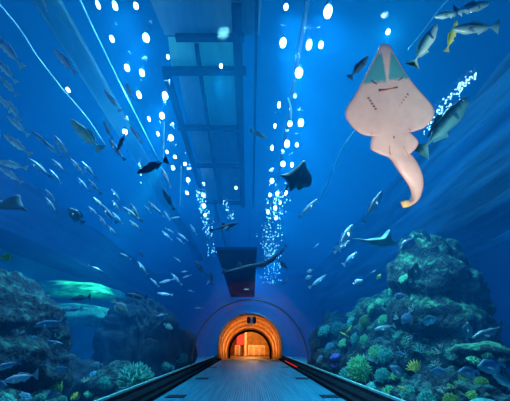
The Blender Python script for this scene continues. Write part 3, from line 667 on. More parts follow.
def prof_at(tab, t):
    for (a, va), (b, vb) in zip(tab, tab[1:]):
        if t <= b: k = (t - a) / (b - a); k = k * k * (3 - 2 * k); return va + (vb - va) * k
    return tab[-1][1]
SHAPE = {  # half-height and half-width along the body from nose (0) to the root of the tail (1)
 'jack': ([(0, .012), (.12, .068), (.38, .118), (.65, .088), (.9, .024), (1, .020)], [(0, .012), (.15, .05), (.4, .072), (.7, .05), (.9, .018), (1, .010)]),
 'slim': ([(0, .010), (.12, .052), (.4, .088), (.7, .066), (.92, .022), (1, .016)], [(0, .010), (.15, .038), (.4, .055), (.7, .042), (.92, .014), (1, .008)]),
 'deep': ([(0, .015), (.1, .10), (.4, .235), (.65, .20), (.9, .05), (1, .034)], [(0, .014), (.15, .05), (.4, .07), (.7, .045), (.9, .016), (1, .010)]),
 'shark': ([(0, .008), (.08, .036), (.3, .075), (.55, .060), (.85, .022), (1, .014)], [(0, .012), (.08, .05), (.3, .082), (.55, .058), (.85, .018), (1, .010)])}
def body_bm(shape, bend, bm, n=22, m=14):
    hh, ww = SHAPE[shape]; rings = []
    for i in range(n + 1):
        t = i / n; x = .5 - .86 * t; h, wd = prof_at(hh, t), prof_at(ww, t); y0 = bend * max(0, t - .35) ** 2
        cz = -.012 * math.sin(math.pi * t) if shape != 'shark' else 0
        rings.append([bm.verts.new((x, y0 + wd * math.cos(2*math.pi*k/m), cz + h * math.copysign(abs(math.sin(2*math.pi*k/m)) ** .9, math.sin(2*math.pi*k/m)))) for k in range(m)])
    for a, b in zip(rings, rings[1:]):
        for k in range(m): bm.faces.new((a[k], a[(k+1) % m], b[(k+1) % m], b[k]))
    bm.faces.new(rings[0][::-1]); bm.faces.new(rings[-1]); bmesh.ops.recalc_face_normals(bm, faces=bm.faces[:])
def shift(bm, bend):
    for v in bm.verts:
        t = (.5 - v.co.x) / .86; v.co.y += bend * max(0, t - .35) ** 2
def fin_tail(shape, bend):
    bm = bmesh.new()
    P = {'jack': [(-.34, .018), (-.385, .055), (-.50, .155), (-.445, .055), (-.40, 0), (-.445, -.055), (-.50, -.155), (-.385, -.055), (-.34, -.018)],
         'slim': [(-.34, .014), (-.40, .035), (-.50, .082), (-.455, .036), (-.43, 0), (-.455, -.036), (-.50, -.082), (-.40, -.035), (-.34, -.014)],
         'deep': [(-.34, .03), (-.40, .075), (-.50, .14), (-.48, .06), (-.47, 0), (-.48, -.06), (-.50, -.14), (-.40, -.075), (-.34, -.03)],
         'shark': [(-.34, .012), (-.40, .05), (-.50, .145), (-.47, .06), (-.425, 0), (-.45, -.05), (-.465, -.085), (-.40, -.035), (-.34, -.012)]}[shape]
    plate(bm, P, .008); shift(bm, bend); return bm
def fin_dorsal(shape, bend):
    bm = bmesh.new()
    P = {'jack': [(.12, .10), (.07, .155), (-.02, .135), (-.14, .098), (-.26, .058), (-.27, .035), (-.1, .07)], 'slim': [(.14, .07), (.08, .115), (0, .10), (-.15, .07), (-.25, .045), (-.26, .03), (0, .06)],
         'deep': [(.2, .19), (.1, .265), (-.05, .275), (-.2, .235), (-.27, .15), (-.26, .06), (0, .19)], 'shark': [(.10, .055), (.02, .165), (-.01, .15), (-.005, .09), (-.04, .055), (.03, .04)]}[shape]
    plate(bm, P, .007); shift(bm, bend); return bm
def fin_anal(shape, bend):
    bm = bmesh.new()
    P = {'jack': [(-.06, -.105), (-.10, -.15), (-.16, -.108), (-.27, -.058), (-.27, -.035), (-.15, -.07)], 'slim': [(-.08, -.07), (-.12, -.105), (-.18, -.075), (-.25, -.045), (-.25, -.028), (-.15, -.05)],
         'deep': [(.0, -.22), (-.08, -.275), (-.2, -.235), (-.27, -.15), (-.26, -.06), (-.1, -.15)], 'shark': [(-.17, -.045), (-.22, -.085), (-.225, -.055), (-.24, -.035), (-.2, -.03)]}[shape]
    plate(bm, P, .007); shift(bm, bend); return bm
def fin_pect(shape, s):
    bm = bmesh.new(); wd = {'jack': .06, 'slim': .045, 'deep': .055, 'shark': .07}[shape]; L = {'jack': .13, 'slim': .12, 'deep': .14, 'shark': .20}[shape]
    plate(bm, [(.2, 0), (.19, -.02), (.12, -.035 - L * .3), (.2 - L, -.05 - L * .25), (.12, 0.0)], .008)
    k = 1.1 if shape == 'shark' else .55
    for v in bm.verts: v.co.y = s * (wd + (.2 - v.co.x) * k + abs(v.co.z) * .5) + v.co.y; v.co.z -= .02
    return bm
PROTO = {}
def fish_proto(shape, colr, var, detail, name):
    bend = (0, .10, -.10)[var]; m = FM[colr]
    if not detail:
        bm = bmesh.new(); body_bm(shape, bend, bm, 12, 8)
        for f in (fin_tail(shape, bend), fin_dorsal(shape, bend), fin_anal(shape, bend)):
            me = bpy.data.meshes.new('f'); f.to_mesh(me); f.free(); bm.from_mesh(me); bpy.data.meshes.remove(me)
        return obj(name, bm, m)
    e = empty(name); bm = bmesh.new(); body_bm(shape, bend, bm); b = obj('body', bm, m, e)
    hh, ww = SHAPE[shape]
    tl = obj('tail_fin', fin_tail(shape, bend), m, e, False); obj('dorsal_fin', fin_dorsal(shape, bend), m, e, False); obj('anal_fin', fin_anal(shape, bend), m, e, False)
    for s in (-1, 1):
        obj('pectoral_fin', fin_pect(shape, s), m, e, False)
        bm = bmesh.new(); t = .11; r = .016 if shape != 'deep' else .022; zz = .012
        bmesh.ops.create_uvsphere(bm, u_segments=10, v_segments=8, radius=r, matrix=Matrix.Translation((.5 - .86 * t, s * prof_at(ww, t) * .93, zz)))
        ey = obj('eye', bm, M['eyering'], b); bm = bmesh.new(); bmesh.ops.create_uvsphere(bm, u_segments=8, v_segments=6, radius=r * .62, matrix=Matrix.Translation((.5 - .86 * t, s * (prof_at(ww, t) * .93 + r * .55), zz)))
        obj('pupil', bm, M['eye'], b)
    remember(e); return e
def fish(shape, colr, nx, ny, tx, ty, k=1.5, label=None, key=None, name=None, dd=0.0, upm=.5, srt='x', roll=0.0, cat='fish', detail=None, grp=None, dabs=None):
    """nose pixel, tail pixel, k = how much farther than the acrylic wall it swims"""
    mx, my = (nx + tx) / 2, (ny + ty) / 2
    d = dabs if dabs else wall_d(mx, my) * k + .25
    r = ray(mx, my)
    for _ in range(80):                                                        # stay inside the tank, clear of walls and rock
        p = EYE + r * d; bad = p.z > 9.4 or p.x > (7.2 if p.z > 4.9 else 11) or p.x < (-8.8 if 4.9 < p.z < 8.2 else -11)
        if not bad:
            for bv, _o in ROCKS:
                h = bv.ray_cast(EYE + r * (wall_d(mx, my)), r.normalized(), d * r.length - wall_d(mx, my) * r.length + .45)
                if h[0] is not None: bad = True
        if not bad: break
        d = max(d - .12, wall_d(mx, my) + .3)
    px_len = math.hypot(nx - tx, ny - ty); L = px_len * d / F
    nose, tail = at(nx, ny, d - dd * L), at(tx, ty, d + dd * L)
    for _ in range(40):
        if not (inside_tunnel(nose, .12) or inside_tunnel(tail, .12)): break
        d += .06; nose, tail = at(nx, ny, d - dd * L), at(tx, ty, d + dd * L)
    ax = (nose - tail); L = ax.length; ax.normalize(); mid = (nose + tail) / 2
    view = (EYE - mid).normalized(); up1 = view.cross(ax).normalized()
    if up1.z < 0: up1 = -up1
    up2 = (Vector((0, 0, 1)) - ax * ax.z); up2 = up2.normalized() if up2.length > .15 else up1
    up = up1 * (1 - upm) + up2 * upm; up = (up - ax * up.dot(ax)).normalized(); side = up.cross(ax)
    mtx = Matrix((ax, side, up)).transposed(); q = mtx.to_quaternion()
    if roll: q = q @ Quaternion((1, 0, 0), R(roll))
    det = detail if detail is not None else px_len >= 13
    var = random.randrange(3); nm = name or {'jack': 'jack_fish', 'slim': 'slender_fish', 'deep': 'reef_fish', 'shark': 'shark'}[shape]
    ck = (shape, colr, var, det, nm)
    if ck in PROTO: o = copy_tree(PROTO[ck]) if det else PROTO[ck].copy()
    else: o = fish_proto(shape, colr, var, det, nm); PROTO[ck] = o
    if o.name not in COL.objects: COL.objects.link(o)
    o.rotation_mode = 'QUATERNION'; o.rotation_quaternion = q; o.location = mid; o.scale = (L, L, L)
    tag(o, label, cat, grp)
    if key: in_cluster(key, o, mx if srt == 'x' else my)
    return o
def school(shape, colr, key, rows, k0, k1, srt='x', **kw):
    for r in rows: fish(shape, r[4] if len(r) > 4 else colr, *r[:4], k=random.uniform(k0, k1), key=key, srt=srt, **kw)
# upper-left and left schools
school('slim', 'pale', 'edgeL', [(-6,33,22,66), (-5,57,16,82), (0,76,18,97), (-3,93,10,112), (7,99,21,122), (7,115,28,135), (3,133,31,155), (-6,160,29,169), (-1,166,22,183)], 1.35, 1.9, 'y', upm=.2, detail=True)
school('slim', 'pale', 'midL', [(32,131,52,148), (43,141,61,156), (54,135,70,159), (28,158,52,178), (49,169,62,184), (51,159,67,173), (81,161,97,179), (77,177,89,191), (88,179,101,194), (88,206,99,217), (45,189,57,203), (45,197,58,215)], 1.6, 2.2, upm=.2)
school('slim', 'bright', 'brightL', [(54,48,76,74), (43,-2,47,11), (71,159,84,174), (93,197,105,209), (104,89,120,111), (126,83,133,99), (130,126,142,143), (161,167,171,188)], 1.5, 2.2, upm=.2)
fish('jack', 'green', 71, 120, 102, 151, 1.7, 'slim green fish with a long tapering body left of the dark one', upm=.3)
fish('slim', 'silver', 109, 139, 125, 161, 1.9, None, 'midL2', upm=.3); fish('slim', 'silver', 103, 120, 113, 140, 2.0, None, 'midL2', upm=.3); fish('slim', 'silver', 111, 189, 121, 202, 2.0, None, 'midL2', upm=.3)
fish('slim', 'dark', 117, 151, 126, 132, 1.8, 'short dark fish pointing down beside a double white lamp at the left', upm=.2)
fish('deep', 'grey', 69, 208, 83, 223, 1.6, 'small pale oval fish alone on the dark left side', upm=.2)
fish('jack', 'dark', 137, 173, 168, 160, 1.25, 'large dark fish swimming left below the left lamp row', upm=.3, detail=True)
fish('slim', 'dark', 163, 189, 174, 210, 1.7, 'thin dark fish pointing up, below the large dark fish', upm=.2)
school('slim', 'silver', 'low', [(101,204,117,223), (112,200,120,211,'bright'), (123,207,143,222), (129,220,142,231,'bright'), (130,203,141,221), (112,212,123,224), (148,201,161,214), (156,207,163,217), (164,211,170,221,'bright'),
        (180,217,169,219,'bright'), (174,233,165,228,'bright'), (162,231,172,240), (178,233,188,241,'bright'), (176,237,184,244), (190,224,197,235), (144,205,151,213), (98,215,108,228), (107,225,118,237)], 1.5, 2.1, upm=.2)
school('slim', 'silver', 'deepL', [(120,253,131,259), (137,261,148,275), (150,278,159,287), (159,283,174,279,'bright'), (157,293,173,295,'bright'), (171,273,182,285), (182,278,191,275), (181,272,188,271), (156,316,167,314), (194,308,203,308), (188,290,194,292), (103,272,88,265),
        (181,262,174,257), (206,285,211,279)], 1.25, 1.6, upm=.6)
fish('jack', 'dark', 127, 294, 147, 298, 1.15, 'dark fish over the dark rock left of the walkway', upm=.7)
fish('deep', 'grey', 128, 313, 113, 300, 1.12, 'pale deep-bodied fish facing down over the dark left rock', upm=.6)
fish('jack', 'dark', 195, 261, 205, 275, 1.2, 'dark fish right of the small silver school, near the shade panel', upm=.3)
fish('jack', 'dark', 210, 271, 212, 285, 1.15, 'small dark fish pointing up just left of the shade panel', upm=.2)
fish('slim', 'dark', 138, 251, 145, 258, 1.4, 'tiny dark fish above the small silver school on the left', upm=.5)
fish('deep', 'grey', 173, 329, 164, 324, 1.1, 'tiny pale fish before the dark rock, right of centre on the left reef', upm=.6)
fish('deep', 'dark', 143, 343, 157, 340, 1.06, 'faint dark oval fish just above the green dome coral', upm=.6)
# lower left
fish('jack', 'dark', 70, 299, 91, 297, 1.5, 'dark fish passing before the lit teal ledge on the left', upm=.7)
fish('jack', 'blue', 62, 309, 83, 309, 1.5, 'blue fish below the dark one at the lit teal ledge', upm=.7)
fish('deep', 'yellow', 0, 257, 13, 258, 1.4, 'yellow-green fish above the big rock at the left edge', upm=.6)
fish('jack', 'blue', 35, 325, 67, 321, 1.12, 'dim blue fish in front of the big left rock', upm=.7)
fish('slim', 'blue', 63, 344, 44, 340, 1.12, 'thin dim blue fish below the dim blue one on the left', upm=.7)
fish('deep', 'grey', 66, 357, 79, 357, 1.15, 'tiny pale fish at the gap between the left rocks', upm=.7)
fish('deep', 'blue', 90, 366, 103, 364, 1.15, 'small pale blue fish left of the green dome coral', upm=.7)
fish('jack', 'silver', -6, 369, 21, 361, 1.1, 'silver fish cut by the left edge near the bottom', upm=.7)
fish('jack', 'bright', 4, 381, 38, 374, 1.1, 'pale striped fish at the lower left below the silver one', upm=.7)
fish('deep', 'blue', 7, 386, -10, 383, 1.08, 'round blue fish at the bottom left corner', upm=.7)
fish('deep', 'blue', 53, 371, 69, 367, 1.12, 'dim blue oval fish above the mossy coral', upm=.7)
fish('deep', 'blue', 46, 399, 59, 390, 1.05, 'blue fish rising near the bottom edge on the left', upm=.6)
# centre
fish('jack', 'green', 266, 138, 250, 130, 1.8, 'small green fish right of the gantry', upm=.2)
fish('shark', 'dark', 238, 223, 209, 231, 1.35, 'dark slim shark under the far end of the gantry', name='shark', cat='shark', upm=.5)
fish('jack', 'dark', 288, 269, 278, 260, 1.2, 'small dark fish right of the long guitarfish', upm=.3); fish('jack', 'dark', 279, 255, 286, 245, 1.25, 'small dark fish above the tail of the long guitarfish', upm=.3)
fish('deep', 'grey', 307, 272, 313, 270, 1.25, 'tiny pale fish at the right foot of the glow, upper of two', upm=.6); fish('deep', 'grey', 305, 279, 312, 276, 1.25, 'tiny pale fish at the right foot of the glow, lower of two', upm=.6)
fish('jack', 'dark', 282, 284, 290, 278, 1.2, 'tiny dark fish right of the shade panel', upm=.5)
fish('slim', 'bright', 317, 199, 299, 217, 1.5, 'thin curved silver fish between the teal ray and the rope', upm=.2)
# right
fish('jack', 'dark', 368, 56, 349, 79, 1.5, 'dark blue fish beside the snout of the pale ray', upm=.2)
fish('jack', 'teal', 437, 24, 412, 66, 1.5, 'green-backed fish with a forked tail right of the pale ray', upm=.15)
fish('jack', 'teal', 490, 3, 452, 12, 1.6, 'green fish at the top right, uppermost of the tangle', upm=.2)
fish('jack', 'teal', 434, 17, 462, 12, 1.7, 'green fish overlapping the uppermost one at the top right', upm=.2)
fish('jack', 'teal', 452, 29, 497, 27, 1.45, 'broad green fish lying level at the top right', upm=.2)
fish('slim', 'yellow', 457, 20, 446, 53, 1.8, 'yellowish fish hanging down between the green ones at the top right', upm=.2)
fish('jack', 'trevally', 468, 97, 419, 153, 1.75, 'large dark-backed trevally right of the pale ray', upm=.15, name='trevally', detail=True)
fish('slim', 'bright', 382, 191, 363, 222, 1.3, 'bright silver fish below the tail of the pale ray', upm=.2)
fish('jack', 'bright', 353, 224, 337, 250, 1.35, 'bright silver fish swimming upward left of the grey ray', upm=.2)
fish('jack', 'bright', 422, 229, 433, 245, 1.25, 'silver fish just above the tall right rock', upm=.2)
fish('deep', 'silver', 401, 250, 417, 235, 1.25, 'small silver fish right of the grey ray', upm=.3)
fish('jack', 'silver', 357, 252, 343, 265, 1.5, 'faint silver fish above the right reef', upm=.3)
fish('deep', 'silver', 363, 280, 353, 284, 1.2, 'small pale fish alone over the right reef slope', upm=.6)
fish('slim', 'silver', 326, 275, 309, 288, 1.3, 'faint thin fish rising at the far end of the right reef', upm=.5)
fish('slim', 'bright', 350, 240, 334, 253, 1.4, 'thin bright streak of a fish below the upward swimming one', upm=.2)
fish('deep', 'yellow', 381, 274, 377, 279, 1.2, 'tiny yellow fish above the slope of the right reef', upm=.6)
fish('slim', 'silver', 319, 243, 314, 248, 1.5, None, 'specks', upm=.4); fish('slim', 'silver', 376, 270, 371, 273, 1.2, None, 'specks', upm=.4)
fish('deep', 'grey', 416, 262, 413, 285, 1.12, 'grey fish swimming up in front of the tall right rock', upm=.3)
fish('deep', 'blue', 405, 295, 392, 297, 1.15, 'violet-blue fish at the left foot of the tall right rock', upm=.7)
fish('deep', 'blue', 402, 324, 411, 310, 1.12, 'blue fish beside the pale branches under the tall rock', upm=.4)
fish('jack', 'grey', 374, 330, 395, 325, 1.12, 'grey-blue fish above the green bushy corals', upm=.7)
fish('deep', 'teal', 437, 318, 418, 322, 1.12, 'greenish oval fish under the tall right rock', upm=.7)
fish('slim', 'yellow', 340, 332, 349, 337, 1.1, 'small yellow fish above the green corals, lower of two', upm=.6)
fish('slim', 'yellow', 352, 325, 347, 332, 1.1, 'small yellow fish above the green corals, upper of two', upm=.5)
fish('deep', 'blue', 390, 366, 407, 378, 1.06, 'blue fish left of the yellow fan coral', upm=.6)
fish('slim', 'blue', 364, 356, 377, 363, 1.05, 'slim blue fish in front of the large bright green coral', upm=.6)
fish('slim', 'yellow', 398, 386, 411, 393, 1.05, 'yellow fish near the bottom edge below the blue one', upm=.6)
fish('deep', 'blue', 446, 371, 427, 372, 1.06, 'round blue fish right of the yellow fan coral', upm=.7)
fish('deep', 'blue', 458, 372, 480, 372, 1.06, 'round blue fish in the middle of the lower right trio', upm=.7)
fish('deep', 'blue', 477, 367, 506, 364, 1.08, 'large blue fish at the right end of the lower right trio', upm=.7)
fish('deep', 'grey', 468, 322, 466, 342, 1.08, 'blue-grey fish hanging upright under the tall rock', upm=.3)
fish('jack', 'grey', 472, 339, 505, 325, 1.06, 'large grey fish with a dark tail at the right edge', upm=.6, detail=True)
fish('jack', 'teal', 492, 374, 522, 392, 1.05, 'pale green fish cut by the right edge near the bottom', upm=.6)

# ------------------------------------------------------------------ rays
def pigment_mat(name, rough=.45):
    m, nt, b = mat(name); a = nt.nodes.new('ShaderNodeVertexColor'); a.layer_name = 'pigment'
    nz = nt.nodes.new('ShaderNodeTexNoise'); nz.inputs['Scale'].default_value = 9; nz.inputs['Detail'].default_value = 5; tc = nt.nodes.new('ShaderNodeTexCoord')
    nt.links.new(tc.outputs['Object'], nz.inputs['Vector'])
    mr = nt.nodes.new('ShaderNodeMapRange'); mr.inputs['To Min'].default_value = .82; mr.inputs['To Max'].default_value = 1.12; nt.links.new(nz.outputs['Fac'], mr.inputs['Value'])
    mx = nt.nodes.new('ShaderNodeMix'); mx.data_type = 'RGBA'; mx.blend_type = 'MULTIPLY'; mx.inputs[0].default_value = 1
    nt.links.new(a.outputs[0], mx.inputs[6]); nt.links.new(mr.outputs[0], mx.inputs[7]); nt.links.new(mx.outputs[2], b.inputs['Base Color'])
    b.inputs['Roughness'].default_value = rough; return m
def smooth_tab(tab, n):
    out = []; m = len(tab) - 1
    for i in range(n + 1):
        f = i / n * m; k = min(int(f), m - 1); t = f - k
        p0, p1, p2, p3 = tab[max(k-1, 0)], tab[k], tab[k+1], tab[min(k+2, m)]
        out.append([.5 * (2*b + (c-a)*t + (2*a-5*b+4*c-d)*t*t + (3*b-a-3*c+d)*t**3) for a, b, c, d in zip(p0, p1, p2, p3)])
    return out
ROWS = [(382.5,44.2,386,44.2),(379.8,46,388.6,46),(378.2,49,390,49),(376,54,392,54),(372.3,62,396.8,62),(367.5,71,403,71),(362.8,80,410,80),(357.5,90,417.6,89),(353.5,97,424,96),(349.2,103,429.3,102),(346.3,108,432.6,107),
        (345.2,113,433.8,112),(346.3,118,432.8,117.5),(350,124,429,123),(355,129.5,423.5,128),(360.5,133.4,417.5,130.2),(364.5,135.1,413.8,131.6),(368.5,135.9,410,132.1),(371.6,136.3,408.9,132.6),(371.9,137.4,410.6,133.6),(371.1,141,415,137.6),(370.5,146.5,417.8,141.6),(371.5,149.6,417.2,145.6),(374.5,151.5,415,149),(381,154.6,411.8,152.2),(387.3,156.9,410,154),(389.3,158.6,411.3,155.3),(391.5,161,413.5,157.5),(395.3,167,417.8,164),
        (399.4,173,421,171.5),(404,179,422.8,178.5),(408,185,423,185.5),(410.4,190.5,421.8,191.5),(411.2,195.5,419.8,197.5),(410.5,199.3,415.8,202.6),(408,201,411.5,205.2)]
dR = wall_d(388, 120) + .35
def ray_ok(d): return all(not inside_tunnel(at(x, y, d), .22) for r in ROWS for x, y in ((r[0], r[1]), (r[2], r[3])))
while not ray_ok(dR): dR += .05
cR = at(388, 115, dR); toC = -(RM @ Vector((0, 0, -1))).normalized()
rows = smooth_tab(ROWS, 150); NC = 56
M['pigment'] = pigment_mat('ray_skin')
def lerp(a, b, t): return tuple(x + (y - x) * t for x, y in zip(a, b))
def sstep(a, b, x): t = max(0, min(1, (x - a) / (b - a))); return t * t * (3 - 2 * t)
PINK, TEALC, EDGE, BACK = (.82, .57, .49), (.08, .40, .44), (.80, .42, .40), (.25, .27, .2)
bm = bmesh.new(); lay = bm.loops.layers.float_color.new('pigment'); belly, back, pig = [], [], {}
for i, (lx, ly, rx, ry) in enumerate(rows):
    wid = math.hypot(rx - lx, ry - ly); rb, rk = [], []
    for j in range(NC + 1):
        s = j / NC; px, py = lx + (rx - lx) * s, ly + (ry - ly) * s; e = max(0.0, 4 * s * (1 - s)); f = i / 150; edge = min(s, 1 - s) * wid
        core = math.exp(-((px - 389) / 17) ** 2) * (1 - sstep(.48, .70, f)) + e * sstep(.48, .70, f)
        bw = 15 - 7 * sstep(125, 158, py); bc = 389 + 8 * sstep(128, 156, py)
        tb = (.010 + .045 * math.exp(-((px - bc) / bw) ** 2) * (1 - .5 * sstep(150, 165, py)) + .03 * e * sstep(152, 165, py) + .012 * (1 - math.exp(-edge / 2.5))) * min(1, f * 8 + .15)
        tk = (.015 + .05 * e ** .8 + .16 * core * e) * min(1, f * 5 + .2) * (1 if f < .5 else max(.45, 1 - (f - .5) * 1.1))
        p = at(px, py, dR) - cR
        a = bm.verts.new(p + toC * tb); b = bm.verts.new(p - toC * tk)
        c = PINK; edge = min(s, 1 - s) * wid
        # translucent teal snout on both sides of the pale rostrum
        rost = 4.6 - (py - 50) * .115 + .6 * noise.noise(Vector((px * .3, py * .3, 0))); cen = 384.5 + (py - 50) * .03
        lowb = 83.5 - abs(px - 385) * .05 - (px - 385) * .12 + 1.2 * noise.noise(Vector((px * .25, py * .25, 4)))
        tz = sstep(max(rost - .9, .6), max(rost + .9, 1.4), abs(px - cen)) * sstep(52, 57, py) * (1 - sstep(lowb - 2.2, lowb + .8, py)) * sstep(.5, 1.8, edge)
        c = lerp(c, TEALC, tz); c = lerp(c, EDGE, .8 * (1 - sstep(.3, 3, edge)) * (1 - tz))
        c = lerp(c, (.74, .38, .36), .5 * math.exp(-((px - 409) ** 2 + (py - 130) ** 2) / 20) + .5 * math.exp(-((px - 372) ** 2 + (py - 136) ** 2) / 16))
        if py > 186: c = lerp(c, (.70, .50, .32), .5 * sstep(186, 206, py))
        pig[a] = c; pig[b] = lerp(BACK, c, .15); rb.append(a); rk.append(b)
    belly.append(rb); back.append(rk)
for i in range(150):
    for j in range(NC):
        bm.faces.new((belly[i][j], belly[i][j+1], belly[i+1][j+1], belly[i+1][j])); bm.faces.new((back[i][j], back[i+1][j], back[i+1][j+1], back[i][j+1]))
    for j in (0, NC): bm.faces.new((belly[i][j], belly[i+1][j], back[i+1][j], back[i][j]))
for i in (0, 150):
    for j in range(NC): bm.faces.new((belly[i][j], back[i][j], back[i][j+1], belly[i][j+1]))
bmesh.ops.recalc_face_normals(bm, faces=bm.faces[:])
for f in bm.faces:
    for l in f.loops: l[lay] = (*pig[l.vert], 1)
big = obj('wedgefish_ray', bm, M['pigment'], loc=cR); tag(big, 'large pale pink ray seen from below with a teal snout and thick curling tail', 'ray')
M['pinkfin'] = plain('pink_fin', PINK, .45, vary=.06, scale=9); M['slit'] = plain('dark_pink_slit', (.42, .16, .15), .5); M['yellowtip'] = plain('yellow_tail_tip', (.72, .55, .22), .5, vary=.15, scale=20)
def slab_outline(name, pts, d, th, m, parent=None, org=None, bulge=0.0, label=None, rings=(1, .97, .85, .6, .3)):
    """solid, lens-shaped body from an outline facing the tunnel"""
    bm = bmesh.new(); cx = sum(p[0] for p in pts) / len(pts); cy = sum(p[1] for p in pts) / len(pts); org = org if org is not None else at(cx, cy, d)
    pts = [p[:2] for p in smooth_tab(list(pts) + [pts[0]], len(pts) * 4)][:-1]; n = len(pts); F1, F2 = [], []
    for s in rings:
        t = th * math.sqrt(max(0, 1 - s * s)) * .5 + .004
        F1.append([bm.verts.new(at(cx + (x - cx) * s, cy + (y - cy) * s, d) - org + toC * t) for x, y in pts]); F2.append([bm.verts.new(at(cx + (x - cx) * s, cy + (y - cy) * s, d) - org - toC * (t * (1 + bulge))) for x, y in pts])
    for RR, fl in ((F1, 0), (F2, 1)):
        for a, b in zip(RR, RR[1:]):
            for i in range(n): bm.faces.new((a[i], a[(i+1) % n], b[(i+1) % n], b[i]))
        bm.faces.new(RR[-1])
    for i in range(n): bm.faces.new((F1[0][i], F2[0][i], F2[0][(i+1) % n], F1[0][(i+1) % n]))
    bmesh.ops.recalc_face_normals(bm, faces=bm.faces[:])
    o = obj(name, bm, m, parent, loc=None if parent else org)
    if label: o['label'] = label
    return o
slab_outline('tail_fin', [(409.5,200),(404.5,200.5),(400.6,202),(401.5,205),(403.2,207.6),(408.5,206.8),(412.5,204.5)], dR, .03, M['yellowtip'], big, cR, label='yellowish tail tip')
def mark(name, pts, r, label=None, off=.062, mm=None):
    bm = bmesh.new(); tube(bm, [at(x, y, dR) - cR + toC * off for x, y in pts], r, 6); o = obj(name, bm, mm or M['slit'], big)
    if label: o['label'] = label
mark('mouth', [(377.5,92.6),(381,92),(386,91),(391,90),(395.5,89)], .011, 'dark pink mouth slit')
mark('nostril', [(371,82.8),(372.5,84.5),(375.5,85.5)], .008, None, .052); mark('nostril', [(396,82.2),(398.5,81.2),(400.5,79.4)], .008, None, .052)
M['slit2'] = plain('pale_pink_slit', (.55, .28, .26), .5)
for k in range(5):
    t = k / 4
    x, y = 368 + 6.5 * t, 100.5 + 10 * t; mark('gill_slit', [(x - .9, y + .5), (x + .9, y - .5)], .006, None, .052, M['slit2'])
    x, y = 406.5 - 8.5 * t, 96.5 + 10.5 * t; mark('gill_slit', [(x - .8, y - .6), (x + .8, y + .5)], .006, None, .052, M['slit2'])
mark('fin_seam', [(389.5,141),(387.8,148),(389,156)], .006, None, .048, M['slit2']); mark('fin_seam', [(398.5,142),(403,149),(407.5,158)], .006, None, .046, M['slit2'])
mark('fin_crease', [(370.5,134.8),(373.5,131.8),(375,130)], .008, None, .022); mark('fin_crease', [(409.5,131.2),(407.2,128),(405,126)], .010, None, .022)
mark('vent', [(391.6,137.5),(392.2,139.5)], .010, None, .066)
M['tealray'] = plain('teal_ray_skin', (.035, .20, .22), .5, vary=.15, scale=3); M['greyray'] = plain('grey_ray_skin', (.10, .38, .42), .5, vary=.15, scale=3); M['navyray'] = plain('navy_ray_skin', (.06, .22, .32), .5, vary=.15, scale=3)
def small_ray(pts, k, m, th, tail, label, name='ray'):
    cx = sum(p[0] for p in pts) / len(pts); cy = sum(p[1] for p in pts) / len(pts); d = wall_d(cx, cy) * k + .4
    while any(inside_tunnel(at(x, y, d), .25) for x, y in pts): d += .05
    o = slab_outline(name, pts, d, th, m); org = at(cx, cy, d)
    bm = bmesh.new(); tube(bm, [at(x, y, d) - org for x, y in tail], [.03, .02, .008][:len(tail)], 6); obj('tail', bm, m, o)
    return tag(o, label, 'ray')
small_ray([(279,175),(288,172.5),(297,166.5),(304,160),(307,168),(312,177),(310,186),(304,187.5),(299,190.5),(295.5,188),(290,191.5),(287.5,182)], 1.35, M['tealray'], .30, [(288,185),(286,189),(283,195)], 'dark teal ray with spread wings beside the right lamp row')
small_ray([(363,240),(372,238.3),(382,237),(387,233),(389.5,229.5),(391.5,237),(397,242.5),(392,245.6),(380,246.6),(370,244)], 1.25, M['greyray'], .22, [(364,240.5),(358,239.5),(352,239)], 'pale grey-green ray gliding above the right reef')
small_ray([(-14,202),(-2,200),(9,201),(15,200.5),(18.5,194.5),(19.8,201),(22.3,208.7),(10,209.6),(-4,209.4),(-14,208.5)], 1.6, M['navyray'], .3, [(22,208),(26,210),(29,211)], 'grey ray cut by the left edge below the fish school')
# long guitarfish over the shade panel
cl = [(223,271.8,.5),(230,270.8,.8),(238,269,1.5),(246,266.8,1.7),(254,265.3,2.0),(262,264,2.4),(268,262,2.6),(273,258.8,2.2),(276,255.6,1.4),(277.6,253.4,.5)]
dG = 8.0
while any(inside_tunnel(at(x, y, dG), .15) for x, y, r in cl): dG += .1
cl = smooth_tab(cl, 36); oG = at(250, 264, dG); e = empty('guitarfish', oG)
bm = bmesh.new(); tube(bm, [at(x, y, dG) - oG for x, y, r in cl], [max(.3, r) * dG / F for x, y, r in cl], 10); obj('body', bm, FM['dark'], e)
for nm, pts in (('dorsal_fin', [(243,266),(240,262.5),(237.5,263),(238,268.5)]), ('dorsal_fin', [(257,264),(254.5,260.8),(252,261),(252.5,265)]), ('tail_fin', [(226,270),(221.5,268.4),(222.5,271.5),(220,274.4),(226,272.6)]), ('pectoral_fin', [(270,262.4),(264,267.4),(260,267),(263,263.8)])):
    slab_outline(nm, pts, dG, .03, FM['dark'], e, oG)
tag(e, 'long dark guitarfish gliding beneath the shade panel above the orange portal', 'guitarfish')

